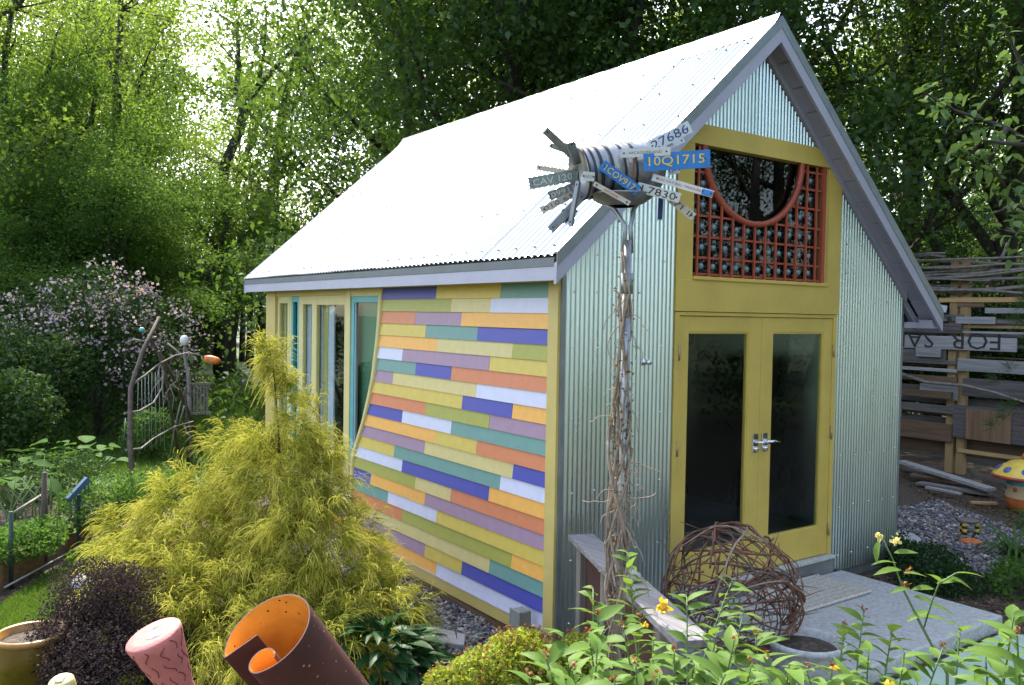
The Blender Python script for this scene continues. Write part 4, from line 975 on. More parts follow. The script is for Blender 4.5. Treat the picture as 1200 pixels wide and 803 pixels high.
br([(168, 385, 10.9), (166, 387, 10.9), (164, 386, 10.9)], (.05, .05), 'teal_frame', 'turquoise_ornament', 8)
# post with white bulb and buoy
M['bulb'] = surf('white bulb', (.75, .74, .72), .35, var=.05); M['buoy'] = surf('orange buoy', lin(226, 120, 52), .5, var=.25, scale=10, col2=lin(236, 176, 80))
bpz = G(222, 538, -.12); bt = thing('bulb_post', tuple(bpz[:2])+(-.12,), 'crooked branch post with a white bulb finial behind the arbor', 'garden ornament')
dB = dep(bpz)
MB().tube([bpz, D(222, 470, dB), D(221, 440, dB), D(216, 415, dB), D(216.5, 404, dB)], [.05, .04, .034, .025, .02], 7).build('post', 'stick', bt)
bb = D(216, 405, dB); MB().lathe([(.02, 0), (.05, .02), (.068, .07), (.06, .12), (.03, .155), (0, .16)], bb, 14).build('bulb', 'bulb', bt)
MB().tube([D(217, 420, dB), D(208, 412, dB), D(196, 402, dB)], [.02, .015, .01], 6).build('arm', 'stick', bt); w0, w1 = D(217, 415, dB), D(239, 418, dB)
MB().tube([w0, D(228, 414.5, dB), w1], .010, 5).build('arm', 'stick', bt)
for k in range(6): MB().box(bpz[0]+.02+k*.05, bpz[0]+.045+k*.05, bpz[1]+.05, bpz[1]+.07, .55, 1.05).build('slat', 'stick', bt)
for z in (.56, 1.02): MB().box(bpz[0]-.02, bpz[0]+.34, bpz[1]+.03, bpz[1]+.049, z, z+.035).build('cross_slat', 'stick', bt)
ba = unit(D(258, 424, dB)-D(240, 420, dB)); by_ = thing('orange_buoy', tuple(D(249, 422, dB)), 'orange mottled buoy hanging at the end of a branch arm', 'buoy')
MB().lathe([(0, -.125), (.045, -.12), (.062, -.07), (.066, 0), (.06, .07), (.035, .115), (0, .125)], D(249, 422, dB), 14, ba).build('float', 'buoy', by_); MB().tube([D(239, 418, dB), D(263, 425, dB)], .008, 5).build('rod', 'stick', by_)
# glazed pot
M['glaze'] = surf('olive gold glaze', lin(104, 84, 28), .2, var=.3, scale=5, spec=.7); M['glaze_rim'] = surf('amber rim glaze', lin(158, 116, 56), .3, var=.2, scale=8)
p0 = G(36, 818, -.12); p0 = np.array([p0[0], p0[1], -.12]); pot = thing('glazed_pot', tuple(p0), 'olive gold glazed pot with amber rim on the lawn', 'plant pot')
MB().lathe([(0, 0), (.11, 0), (.14, .06), (.18, .2), (.188, .30), (.182, .36)], p0, 28).build('pot_body', 'glaze', pot); MB().lathe([(.182, .355), (.20, .362), (.203, .385), (.188, .398), (.172, .39), (.168, .35), (0, .345)], p0, 28).build('pot_rim', 'glaze_rim', pot)
MB().lathe([(.167, 0), (.1, .012), (0, .015)], p0+[0, 0, .35], 14).build('soil_fill', 'soil', pot)
# far stones and picket fence
b0 = G(298, 452, -.12); MB().hexa([b0+[-.5, -.2, 0], b0+[.45, -.3, 0], b0+[.5, .3, 0], b0+[-.5, .3, 0], b0+[-.36, -.12, .42], b0+[.38, -.2, .48], b0+[.36, .2, .46], b0+[-.3, .2, .4]]).build('boulder', 'flag', bevel=.08, label='grey boulder at the far end of the lawn', cat='boulder')
pf = thing('picket_fence', tuple(G(250, 426, -.12)[:2])+(-.12,), 'low brown picket fence in the shade at the far end of the lawn', 'fence')
A_, B_ = G(205, 427, -.12), G(266, 424, -.12)
for i in range(16):
    t = i/15; p = A_*(1-t)+B_*t; m = MB(); m.prism([(p[0]-.05, p[1], -.12), (p[0]+.05, p[1], -.12), (p[0]+.05, p[1], .9), (p[0], p[1], 1.0), (p[0]-.05, p[1], .9)], (0, .02, 0)); m.build('picket', 'wood_freshv' if t > .5 else 'wood_greyv', pf)
for z in (.2, .7): m = MB(); m.beam(A_*[1, 1, 0]+[0, .05, z], B_*[1, 1, 0]+[0, .05, z], .03, .08); m.build('rail', 'wood_brown', pf)
# house behind the photographer (seen mirrored in the door panes)
hb = thing('neighbour_house', (12.5, -18, -.12), 'grey board house standing across the garden from the shed doors', 'house')
M['house_grey'] = surf('grey siding', (.34, .35, .36), .7, var=.08, scale=3)
M['house_roof'] = surf('dark shingles', (.07, .07, .075), .8)
MB().prism([(10, -15, -.12), (15, -15, -.12), (15, -15, 3.6), (12.5, -15, 5.6), (10, -15, 3.6)], (0, -7, 0)).build('wall', 'house_grey', hb)
for s in (-1, 1): MB().prism([(12.5, -14.6, 5.72), (12.5+s*2.9, -14.6, 3.4), (12.5+s*2.9, -14.6, 3.24), (12.5, -14.6, 5.56)], (0, -7.8, 0)).build('roof', 'house_roof', hb)
for x in (10.8, 13.3):
    for z in (1.0,): f = MB(); f.box(x-.06, x+.96, -15.04, -14.97, z-.06, z+1.36); f = f.build('window', 'paint_W', hb); MB().box(x, x+.9, -14.969, -14.96, z, z+1.3).build('pane', 'dark_inside', f)
# ================================================================== PLANTS
M['leaf_dark'] = leafmat('dark tree leaf', (.02, .055, .014), (.055, .12, .025), .45, tcol=(.18, .30, .03))
M['leaf_mid'] = leafmat('mid tree leaf', (.045, .105, .018), (.11, .215, .04), .52, tcol=(.26, .42, .04))
M['leaf_light'] = leafmat('light tree leaf', (.055, .115, .018), (.14, .235, .04), .55, tcol=(.34, .46, .045))
M['leaf_bush'] = leafmat('bush leaf', (.022, .055, .014), (.06, .12, .028), .35)
M['leaf_veg'] = leafmat('vegetable leaf', (.05, .125, .02), (.11, .22, .04), .4, gloss=.015, rough=.6)
M['leaf_kerria'] = leafmat('kerria leaf', (.09, .17, .035), (.17, .28, .06), .4, gloss=.012)
M['leaf_apple'] = leafmat('apple leaf', (.06, .13, .04), (.14, .24, .08), .4)
M['leaf_perennial'] = leafmat('broad dark leaf', (.016, .055, .016), (.036, .10, .028), .3, gloss=.02, rough=.45)
M['leaf_silver'] = leafmat('grey green leaf', (.12, .20, .15), (.22, .31, .23), .25)
M['leaf_spirea'] = leafmat('spirea leaf', (.20, .29, .03), (.42, .48, .06), .35, gloss=.02)
M['leaf_bronze'] = leafmat('bronze tip', (.16, .07, .03), (.28, .13, .05), .3)
M['leaf_purple'] = leafmat('purple leaf', (.026, .019, .024), (.06, .042, .048), .25, gloss=.01, rough=.6)
M['leaf_cover'] = leafmat('ground cover leaf', (.014, .045, .012), (.04, .095, .025), .3)
M['flower_pink'] = leafmat('pale pink flower', (.34, .25, .33), (.55, .46, .54), .3)
M['flower_gold'] = leafmat('golden flower', (.75, .42, .02), (.85, .58, .05), .3)
M['flower_rose'] = leafmat('pale yellow rose', (.75, .62, .22), (.85, .78, .45), .3)
M['grass'] = leafmat('grass blade', (.045, .10, .014), (.10, .19, .03), .4, tcol=(.2, .32, .03))
M['stem_green'] = surf('green stem', (.10, .17, .05), .6)

def lobe_points(lobes, n, rg, shell=.55):
    """random points near the surface of ellipsoid lobes: (cx,cy,cz,rx,ry,rz)"""
    vol = np.array([l[3]*l[4]+l[3]*l[5]+l[4]*l[5] for l in lobes]); k = rg.choice(len(lobes), n, p=vol/vol.sum()); L = np.array(lobes)[k]
    d = unit(rg.normal(size=(n, 3))); r = shell+(1-shell)*rg.random(n)**.6
    r *= 1+.18*np.sin(d[:, 0]*7+k)*np.sin(d[:, 1]*6+2*k)*np.cos(d[:, 2]*5)
    return L[:, :3]+d*L[:, 3:]*r[:, None], d
def foliage(name, lobes, n, size, mat, parent, rg=rng, shell=.45, zmin=-.1, asp=.62, kind='stuff', clump=0, upb=.35):
    if clump:
        Cc, _ = lobe_points(lobes, max(8, n//clump), rg, shell); P = np.repeat(Cc, clump, 0); P = P+rg.normal(size=P.shape)*size*2.2
    else: P, _ = lobe_points(lobes, n, rg, shell)
    P = P[P[:, 2] > zmin]; V, F = kites(P, rg.uniform(.65, 1.25, len(P))*size, rg, asp=asp, upb=upb)
    return put(name, np_mesh(name, V, F), mat, parent, kind=kind)
def stems(parent, base, tips, r0, r1, mat, name='stem', joined=True, n=6):
    m = MB(); base = np.array(base, float)
    for t in tips:
        t = np.array(t, float); mid = (base+t)/2+np.array([0, 0, .12*np.linalg.norm(t-base)])+rng.normal(size=3)*.06*np.linalg.norm(t-base)
        P = [base*(1-s)**2+2*mid*s*(1-s)+t*s*s for s in np.linspace(0, 1, n)]; m.tube(P, np.linspace(r0, r1, n), 5, cap=False)
    return m.build(name, mat, parent)
def bush(name, base, lobes, n, size, mat, label, cat='shrub', group=None, bark='bark', r0=.02, shell=.45, clump=0, asp=.62):
    """lobes are relative to base"""
    base = np.array(base, float); t = thing(name, tuple(base), label, cat, group)
    L = [(base[0]+l[0], base[1]+l[1], base[2]+l[2], l[3], l[4], l[5]) for l in lobes]
    foliage('foliage', L, n, size, mat, t, shell=shell, zmin=base[2]+.01, clump=clump, asp=asp)
    tp, _ = lobe_points(L, 14, rng, .3); tp[:, 2] = np.maximum(tp[:, 2], base[2]+.05); stems(t, base, tp, r0, r0*.3, bark); return t
# ------------------------------------------------------------------ trees
def make_tree(seed, H, spread, nprim, leaf, per, lean=.05, clear=.25, crad=.5, up=.35):
    """returns (wood mesh, crown mesh) with the base at the origin"""
    rg = np.random.default_rng(seed); m = MB(); tips = []
    def grow(p, d, L, r, lev, k=6):
        P = [p]; R = [r]
        for i in range(k):
            d = unit(d+rg.normal(size=3)*(.10 if lev == 0 else .2)+np.array([0, 0, up*.25 if lev else .04])); P.append(P[-1]+d*L/k); R.append(max(.006, r*(1-(.72 if lev == 0 else .93)*(i+1)/k)))
        m.tube(P, R, 7 if lev < 2 else 4, cap=False); return P, R, d
    P, R, _ = grow(np.zeros(3), unit(np.array([rg.normal()*lean, rg.normal()*lean, 1])), H*.82, H*.019, 0, 10)
    P = np.array(P)
    for i in range(nprim):
        f = clear+(1-clear)*(i+rg.random()*.6)/nprim; f = min(f, .98); q = f*(len(P)-1); k = int(q); p = P[k]+(P[min(k+1, len(P)-1)]-P[k])*(q-k)
        a = i*2.4+rg.normal()*.5; el = .25+.75*f+rg.normal()*.12; d = np.array([math.cos(a)*math.cos(el), math.sin(a)*math.cos(el), math.sin(el)])
        L = spread*(1.15-.62*f)*rg.uniform(.8, 1.2); P1, R1, _ = grow(p, d, L, max(.02, R[k]*.55), 1)
        for j in range(6):
            g = .3+.7*j/5; q1 = g*(len(P1)-1); k1 = min(int(q1), len(P1)-2); p1 = P1[k1]+(P1[k1+1]-P1[k1])*(q1-k1); dd = unit(P1[k1+1]-P1[k1]); d2 = unit(dd+rg.normal(size=3)*.75)
            P2, R2, _ = grow(p1, d2, L*rg.uniform(.28, .5), max(.012, R1[k1]*.5), 2, 4); tips += [P2[2], P2[-1]]
            for s in range(2):
                d3 = unit(d2+rg.normal(size=3)*.9); P3, _, _ = grow(P2[2+s], d3, L*rg.uniform(.15, .28), .012, 3, 3); tips += [P3[-1], P3[1]]
    tips = np.array(tips); n = len(tips); C = np.repeat(tips, per, 0); C = C+rg.normal(size=C.shape)*np.array([crad, crad, crad*.55])*rg.uniform(.5, 1.3, (len(C), 1))
    V, F = kites(C, rg.uniform(.65, 1.3, len(C))*leaf, rg, upb=.4)
    return m.mesh('trunk'), np_mesh('crown', V, F)
PROTO = {}
def proto(key, bark, leafm, *a, **k):
    t, c = make_tree(*a, **k); PROTO[key] = [(t, bark), (c, leafm)]
#           seed H  spread nprim leaf per
proto('D1', 'bark', 'leaf_dark', 3, 15, 5.2, 15, .125, 95, crad=.55); proto('D2', 'bark', 'leaf_dark', 8, 15, 5.6, 15, .125, 95, clear=.18, crad=.6)
proto('D3', 'bark', 'leaf_dark', 91, 15, 5.4, 13, .10, 46, clear=.14, crad=.5)
proto('M1', 'bark', 'leaf_mid', 21, 15, 5.0, 14, .125, 66, crad=.55, clear=.16); proto('M2', 'bark', 'leaf_mid', 34, 15, 4.6, 13, .125, 66, crad=.5)
proto('L1', 'bark_light', 'leaf_light', 5, 15, 4.4, 12, .125, 40, crad=.42, clear=.3); proto('L2', 'bark_light', 'leaf_light', 55, 15, 4.8, 12, .125, 38, crad=.42, clear=.24)
M['leaf_sun_tint'] = leafmat('sun-tinted leaf', (.09, .16, .02), (.20, .30, .04), .55, tcol=(.45, .58, .04))  # brighter leaf colours put sunlight into the far crowns
def tree(key, name, xy, H, rot, label, cat='tree', group='garden trees round the shed', squash=1., lm=None):
    t = thing(name, (xy[0], xy[1], -.13), label, cat, group); s = H/15
    for nm, (me, mt) in zip(('trunk', 'crown'), PROTO[key]):
        if not me.materials: me.materials.append(M[mt])
        o = bpy.data.objects.new(nm, me); link(o, t); o.scale = (s*squash, s*squash, s); o.rotation_euler = (0, 0, rot)
        if lm and nm == 'crown': o.material_slots[0].link = 'OBJECT'; o.material_slots[0].material = M[lm]
    return t
def at(u, dep): p = D(u, 400, dep); return p[0], p[1]
LB = {'L': 'loose light green tree with thin grey trunk behind the lawn', 'M': 'full mid green tree with spreading limbs behind the lawn', 'D': 'dense dark green maple tree standing behind the shed', 'B': 'tree beyond the dark maples with leaves coloured yellow green as if sunlit', 'C': 'broad tree across the garden facing the shed doors'}
TREES = [('L1', -90, 19, 15), ('L2', 12, 26, 16), ('L1', 130, 29, 14.5), ('L2', 268, 32, 15.5), ('L1', -30, 30, 14), ('L1', 55, 38, 20), ('L2', 150, 40, 20), ('L2', 235, 46, 18), ('M1', 75, 30, 11), ('L2', 195, 36, 15), ('M2', 80, 26, 9.5), ('M1', 340, 52, 10), ('M1', 110, 21.5, 8.6), ('M2', 35, 21, 7.4), ('M2', 140, 24, 8.4)]
for i, (k, u, d_, h) in enumerate(TREES): tree(k, 'broadleaf_tree', at(u, d_), h, i*1.7+(2.6 if i == 0 else 0), LB[k[0]], group='light trees behind the lawn')
TREES = [('D1', 445, 25, 16.5), ('D2', 540, 20, 15), ('D1', 640, 18, 15.5), ('D2', 745, 19, 16), ('D1', 850, 17, 15.5), ('D3', 955, 18.5, 16), ('D3', 1050, 19, 16), ('D3', 1150, 18, 15.5), ('D1', 1290, 17, 15)]
for i, (k, u, d_, h) in enumerate(TREES): tree(k, 'maple_tree', at(u, d_), h, i*2.1+.4, LB['D'], group='dark maples behind the shed')
TREES = [('M1', 480, 36, 15), ('L2', 600, 38, 17), ('M2', 720, 36, 17), ('L1', 850, 36, 17), ('L2', 965, 34, 16), ('L1', 1080, 33, 15), ('M1', 1190, 35, 16), ('L2', 1320, 33, 16)]
for i, (k, u, d_, h) in enumerate(TREES): tree(k, 'far_tree', at(u, d_), h, i*1.3+.9, LB['B'], group='sunlit trees beyond the maples', lm='leaf_sun_tint')
for i, (k, x, y, h) in enumerate((('D2', 7.5, -12, 15), ('D1', 13.5, -19, 16), ('D2', 18, -12, 15), ('D1', 21, -7.5, 14), ('D2', 24, -15, 16), ('D1', 7, -21, 16), ('M1', -3, -20, 15), ('D2', 28, -5, 15), ('M1', -14, -13, 14))): tree(k, 'garden_tree', (x, y), h, i*1.1, LB['C'], group='trees across the garden')
for i, (k, u, d_, h) in enumerate((('M1', 66, 18.2, 5.4), ('M2', 160, 20.5, 6.4), ('M1', 2, 17.8, 4.9), ('M2', 212, 24, 6.6), ('M1', 112, 19.2, 5.8))): tree(k, 'small_tree', at(u, d_), h, i*2.3, 'small bushy green tree growing before the crooked dark trunks', group='small trees behind the blossom bush', squash=1.35)
# crooked old trunks that show against the light foliage
def crooked(dep_, limbs, label):
    P0 = [D(u, v, dep_) for u, v in limbs[0][0]]; b = np.array([P0[0][0], P0[0][1], -.13]); t = thing('crooked_tree', tuple(b), label, 'tree', 'light trees behind the lawn'); tips = []
    for k, (px, r0, r1) in enumerate(limbs):
        P = [D(u, v, dep_+(.25*j*(k % 2*2-1) if k else 0)) for j, (u, v) in enumerate(px)]
        if k == 0: P = [b]+P
        MB().tube(P, np.linspace(r0, r1, len(P)), 8).build('trunk' if k == 0 else 'limb', 'bark', t); tips += [P[-1], (P[-1]+P[-2])/2]
        for j in range(5):
            q = P[random.randrange(max(1, len(P)-2), len(P))]; e = q+np.array([random.gauss(0, .9), random.gauss(0, .9), random.uniform(.2, 1.3)]); MB().tube([q, (q+e)/2+rng.normal(size=3)*.08, e], [r1*.7, r1*.4, .008], 5).build('limb', 'bark', t); tips.append(e)
    T = np.array(tips); C = np.repeat(T, 130, 0); C = C+rng.normal(size=C.shape)*.55; V, F = kites(C, rng.uniform(.06, .13, len(C)), rng); put('crown', np_mesh('crown', V, F), 'leaf_light', t, kind='stuff')
crooked(20.0, [([(2, 330), (3, 218), (10, 165), (5, 125), (6, 68), (14, 10)], .16, .05), ([(10, 158), (28, 125), (47, 103), (58, 80), (66, 40)], .10, .03), ([(4, 118), (-12, 70), (-20, 20)], .07, .03)], 'crooked dark tree forking low above the dark green shrub')
crooked(21.5, [([(62, 300), (72, 200), (90, 168), (107, 143), (112, 110), (104, 60)], .13, .03), ([(90, 168), (84, 140), (92, 110)], .05, .02)], 'leaning dark tree rising beside the pink blossom bush')
crooked(23.0, [([(140, 250), (137, 100), (132, 80), (140, 56), (142, 12), (140, -30)], .15, .05), ([(134, 84), (112, 50), (96, 25), (76, 0)], .07, .02), ([(160, 110), (168, 80), (176, 60)], .05, .02)], 'dark upright tree with a sharp fork behind the blossom bush')
crooked(28.0, [([(258, 330), (263, 195), (280, 155), (285, 130), (277, 108), (280, 78), (278, 30)], .22, .06), ([(285, 130), (302, 103), (320, 82), (350, 50), (385, 20)], .13, .03), ([(302, 103), (310, 60), (312, 10)], .08, .02)], 'dark forked tree standing by the pale gap in the foliage')
# slender trunks in the shade beyond the lawn
sp_m = MB(); sp_m.tube([(0, 0, 0), (.15, .05, 2), (.05, .1, 4.5), (.3, 0, 8)], [.13, .11, .09, .06], 7); sp_me = sp_m.mesh('sapling'); sp_me.materials.append(M['bark'])
for i in range(16):
    x, y = at(212+i*7.5+random.uniform(-4, 4), random.uniform(33, 44)); o = bpy.data.objects.new('slender_trunk', sp_me); COL.objects.link(o); o.location = (x, y, -.13); o.rotation_euler = (0, 0, random.uniform(0, 6)); k = random.uniform(.7, 1.3); o.scale = (k, k, 1)
    tag(o, 'slender dark tree trunk in the shade beyond the picket fence', 'tree trunk', 'slender trunks beyond the lawn')
# understory bushes behind the lawn and fence: shared meshes, each its own thing
UB = []
for s in range(3):
    rg = np.random.default_rng(70+s); lb = [(0, 0, 1.5, 1.7, 1.7, 1.5)]+[(rg.uniform(-1.2, 1.2), rg.uniform(-1.2, 1.2), rg.uniform(1., 2.9), .95, .95, .8) for _ in range(7)]
    P, _ = lobe_points(lb, 36000, rg, .45); P = P[P[:, 2] > .05]; V, F = kites(P, rg.uniform(.045, .08, len(P)), rg); me = np_mesh('foliage', V, F); me.materials.append(M['leaf_bush']); 
    mm = MB(); [mm.tube([(0, 0, 0), (rg.normal()*.3, rg.normal()*.3, .8), (rg.normal()*.9, rg.normal()*.9, 2.4)], [.05, .035, .01], 5, cap=False) for _ in range(7)]; sm = mm.mesh('stem'); sm.materials.append(M['bark']); UB.append((me, sm))
def ubush(xy, k, sc, rot, label, group):
    t = thing('understory_bush', (xy[0], xy[1], -.13), label, 'bush', group)
    for nm, me in zip(('foliage', 'stem'), UB[k]):
        o = bpy.data.objects.new(nm, me); link(o, t); o.scale = sc if not np.isscalar(sc) else (sc,)*3; o.rotation_euler = (0, 0, rot)
        if nm == 'foliage': o['kind'] = 'stuff'
for i, (u, d_, sc) in enumerate(((-60, 17, 1.2), (-10, 22, 1.6), (45, 24, 1.5), (95, 21, 1.25), (150, 25, 1.5), (120, 27, 1.35), (235, 60, 1.8), (300, 62, 2.2), (120, 34, 2.0), (30, 33, 2.1), (190, 38, 2.0), (440, 32, 1.4), (400, 34, 1.8))):
    ubush(at(u, d_), i % 3, sc, i*1.9, 'dark leafy understory bush behind the lawn', 'understory bushes behind the lawn')
for i, (u, d_, sc) in enumerate(((1090, 19, 1.1), (1150, 19.5, 1.2), (1225, 18.5, 1.2), (1040, 20, 1.4), (980, 19, 1.4), (900, 20, 1.4), (1120, 26, 1.8), (1200, 27, 1.7))):
    ubush(at(u, d_), (i+1) % 3, sc, i*1.4, 'dark leafy bush behind the reclaimed fence', 'bushes behind the reclaimed fence')
# ------------------------------------------------------------------ blossom bush and dark shrubs on the left
b0 = np.array([*at(112, 15.2), -.12])
lb = [(0, 0, 1.2, 1.5, 1.5, 1.2), (-.5, .3, 1.9, 1.2, 1.2, .9), (.6, -.2, 1.7, 1.1, 1.1, 1.0), (.0, 0, 2.3, .9, .9, .8), (1.0, -.3, .9, .8, .8, .8)]
fb = bush('blossom_bush', b0, lb, 15000, .07, 'leaf_bush', 'large arching bush covered in pale pink blossom behind the arbor')
L = [(b0[0]+l[0], b0[1]+l[1], b0[2]+l[2], l[3]*1.03, l[4]*1.03, l[5]*1.03) for l in lb]
Cc, dn = lobe_points(L, 1500, rng, .95); Cc = Cc[(dn[:, 2] > -.2)]; P = np.repeat(Cc, 9, 0); P = P+rng.normal(size=P.shape)*.075; keep = np.repeat(rng.random(len(Cc)) < .42, 9); P = P[keep]
V, F = kites(P, rng.uniform(.04, .07, len(P)), rng, asp=.95); put('blossoms', np_mesh('blossoms', V, F), 'flower_pink', fb, kind='stuff')
for u, d_, k, lab in ((-25, 10.5, 1.0, 'dark green shrub at the corner of the vegetable garden'), (25, 13.5, 1.25, 'dark green shrub between the vegetable bed and the blossom bush')):
    b0 = np.array([*at(u, d_), -.12]); bush('dark_shrub', b0, [(0, 0, .75*k, .8*k, .8*k, .75*k), (.35*k, -.1, 1.05*k, .55*k, .55*k, .5*k), (-.4*k, .2, 1.2*k, .6*k, .6*k, .55*k)], 9000, .075, 'leaf_bush', lab)
b0 = np.array([*G(172, 538, -.12)[:2], -.12]); bush('arbor_shrub', b0, [(0, 0, .35, .42, .42, .38), (.1, .0, .55, .3, .3, .25)], 2200, .06, 'leaf_veg', 'small leafy green shrub growing inside the branch arbor')
b0 = np.array([*G(118, 668, -.12)[:2], -.12]); bush('green_clump', b0, [(0, 0, .10, .30, .26, .16), (.12, .1, .14, .18, .18, .14)], 1400, .05, 'leaf_veg', 'low bright green clump between the rope and the golden cypress', 'plant', r0=.006)
r_ = G(103, 690, -.12); MB().lathe([(0, 0), (.13, 0), (.15, .06), (.08, .12), (0, .13)], (r_[0], r_[1], -.12), 8).build('garden_rock', 'flag', label='small grey rock between the green clump and the purple shrub', cat='rock', bevel=.01)
# vegetables
b0 = np.array([*G(170, 596, .06)[:2], .06])
for k, (u, v, w_, h_, mt, lab) in enumerate(((182, 600, .45, .34, 'leaf_veg', 'feathery green pea plants filling the bed corner by the arbor foot'), (130, 615, .5, .45, 'leaf_veg', 'tangled green pea plants beside the blue slatted ornament'), (20, 655, .4, .28, 'leaf_veg', 'low green seedlings at the bed edge by the green stake'), (45, 590, .7, .5, 'leaf_bush', 'dark green potato plants in the middle of the bed'))):
    b0 = np.array([*G(u, v, .06)[:2], .05]); bush('vegetable_plant', b0, [(0, 0, h_*.55, w_, w_*.8, h_*.6), (w_*.5, .15, h_*.6, w_*.6, w_*.6, h_*.55), (-w_*.5, -.1, h_*.5, w_*.6, w_*.6, h_*.5)], 3200, .04, mt, lab, 'vegetable', 'vegetables in the raised bed', r0=.006)
# ---- large single leaves
def leaf_mesh(L, Wd, bend=.25, fold=.25, seg=5, pet=.0):
    V = []; F = []
    for i in range(seg+1):
        t = i/seg; w = Wd*.5*math.sin(math.pi*min(1, t*.96+.02)**.8)**.9*(1-.15*t); y = pet+L*t; z = -bend*L*t*t
        V += [(-w, y, z+fold*w), (0, y, z), (w, y, z+fold*w)]
    for i in range(seg):
        a = 3*i; F += [(a, a+1, a+4, a+3), (a+1, a+2, a+5, a+4)]
    return np_mesh('leaf', V, F, smooth=True)
def leaf_set(mat, L, Wd, k=4, **kw):
    r = []
    for i in range(k):
        me = leaf_mesh(L*random.uniform(.85, 1.15), Wd*random.uniform(.85, 1.15), bend=kw.get('bend', .25)*random.uniform(.4, 1.6), fold=kw.get('fold', .25)); me.materials.append(M[mat]); r.append(me)
    return r
def add_leaf(par, meshes, pos, direc, sc=1., roll=0., name='leaf'):
    o = bpy.data.objects.new(name, random.choice(meshes)); link(o, par); d = Vector(direc).normalized()
    q = d.to_track_quat('Y', 'Z'); o.rotation_mode = 'QUATERNION'; o.rotation_quaternion = q @ Matrix.Rotation(roll, 3, 'Y').to_quaternion(); o.location = Vector(pos)-Vector(ORG[par.name]); o.scale = (sc,)*3; return o
# kerria in the foreground
kl = leaf_set('leaf_kerria', .070, .034, 5, bend=.3)
def petals(par, pos, mat, r=.016, n=16):
    P = np.array(pos)+rng.normal(size=(n, 3))*r*.45; V, F = kites(P, np.full(n, r*1.1), rng, asp=.9); return put('flower', np_mesh('flower', V, F), mat, par)
kstems = {'a': [(735, 648, 3.1), (695, 690, 3.0), (805, 700, 3.1), (858, 680, 3.2), (872, 715, 3.0), (700, 722, 2.4), (730, 738, 2.3), (765, 750, 2.3), (840, 742, 2.5), (660, 742, 2.2), (640, 772, 2.0), (700, 760, 2.0), (790, 765, 2.1), (860, 752, 2.2), (745, 780, 2.0), (620, 795, 1.9), (670, 785, 2.0), (720, 800, 1.9), (770, 795, 2.0), (815, 770, 2.1), (850, 790, 2.0), (880, 780, 2.1), (690, 745, 2.15), (750, 725, 2.6)],
          'b': [(900, 772, 2.3), (945, 785, 2.3), (990, 735, 2.8), (1012, 718, 2.9), (1046, 735, 2.7), (925, 778, 2.1), (975, 785, 2.1), (1060, 765, 2.3), (885, 745, 2.6), (1018, 760, 2.4), (1105, 760, 2.4), (1125, 735, 2.5), (900, 795, 2.0), (1000, 798, 2.1), (1075, 800, 2.2)],
          'c': [(1155, 770, 2.2), (1188, 722, 2.1), (1192, 745, 2.0), (1175, 795, 2.0)]}
klab = {'a': 'bright green kerria bush with a golden flower before the low rail wall', 'b': 'bright green kerria bush with orange buds before the entrance slab', 'c': 'thin kerria shoots over the mint green slab'}
for key, tl in kstems.items():
    uc = sum(t[0] for t in tl)/len(tl); base = D(uc, 803, 2.25); base[2] = -.12; kb = thing('kerria_bush', tuple(base), klab[key], 'shrub')
    for (u, v, d_) in tl:
        tip = D(u, v, d_); b = base+np.array([rng.normal()*.12, rng.normal()*.12, 0]); mid = (b*.35+tip*.65); mid[2] = tip[2]*.72; P = [b*(1-s)**2+2*mid*s*(1-s)+tip*s*s for s in np.linspace(0, 1, 12)]
        MB().tube(P, np.linspace(.006, .002, 12), 5).build('stem', 'stem_green', kb); P = np.array(P); seg = np.linalg.norm(np.diff(P, axis=0), axis=1).sum(); nl = 17
        for j in range(nl):
            f = 1-j*.026/seg; 
            if f < .2: break
            q = f*11; k = min(int(q), 10); p = P[k]+(P[k+1]-P[k])*(q-k); dd = unit(P[k+1]-P[k]); sdn = unit(np.cross(dd, (random.gauss(0, .5), random.gauss(0, .5), 1)))*(1 if j % 2 else -1)
            add_leaf(kb, kl, p, unit(sdn+dd*.55+np.array([0, 0, random.uniform(-.25, .3)])), random.uniform(.7, 1.25) if j else .6, random.uniform(-.5, .5))
        if random.random() < .45: petals(kb, tip+[0, 0, .012], 'leaf_bronze', .010, 9)
    if key == 'a':
        petals(kb, D(778, 711, 2.25), 'flower_gold', .017, 30); petals(kb, D(756, 733, 2.2), 'flower_gold', .010, 9)
    if key == 'b':
        for u, v in ((990, 800), (915, 797), (1043, 800), (977, 783)): petals(kb, D(u, v, 2.15), 'flower_gold', .012, 12)
# arching rose stem
b = D(1120, 803, 3.0); b[2] = -.12; rs_ = thing('rose_stem', tuple(b), 'arching stem with pale yellow blooms and sparse leaves over the entrance slab', 'rose')
P = [D(1110, 790, 3.0), D(1078, 730, 3.05), D(1058, 690, 3.1), D(1046, 655, 3.1), D(1036, 634, 3.1)]; P = [np.array([b[0], b[1], -.12])]+P
MB().tube(P, [.008, .006, .005, .004, .003, .0025], 6).build('stem', 'stem_green', rs_); MB().tube([D(1082, 738, 3.05), D(1092, 705, 3.05), D(1100, 685, 3.05), D(1120, 672, 3.0)], .003, 5).build('stem', 'stem_green', rs_)
for u, v in ((1031, 630), (1050, 634)): petals(rs_, D(u, v, 3.08), 'flower_rose', .015, 26)
for u, v in ((1062, 684), (1064, 668)): petals(rs_, D(u, v, 3.1), 'leaf_bronze', .014, 14)
rl = leaf_set('leaf_kerria', .075, .032, 4)
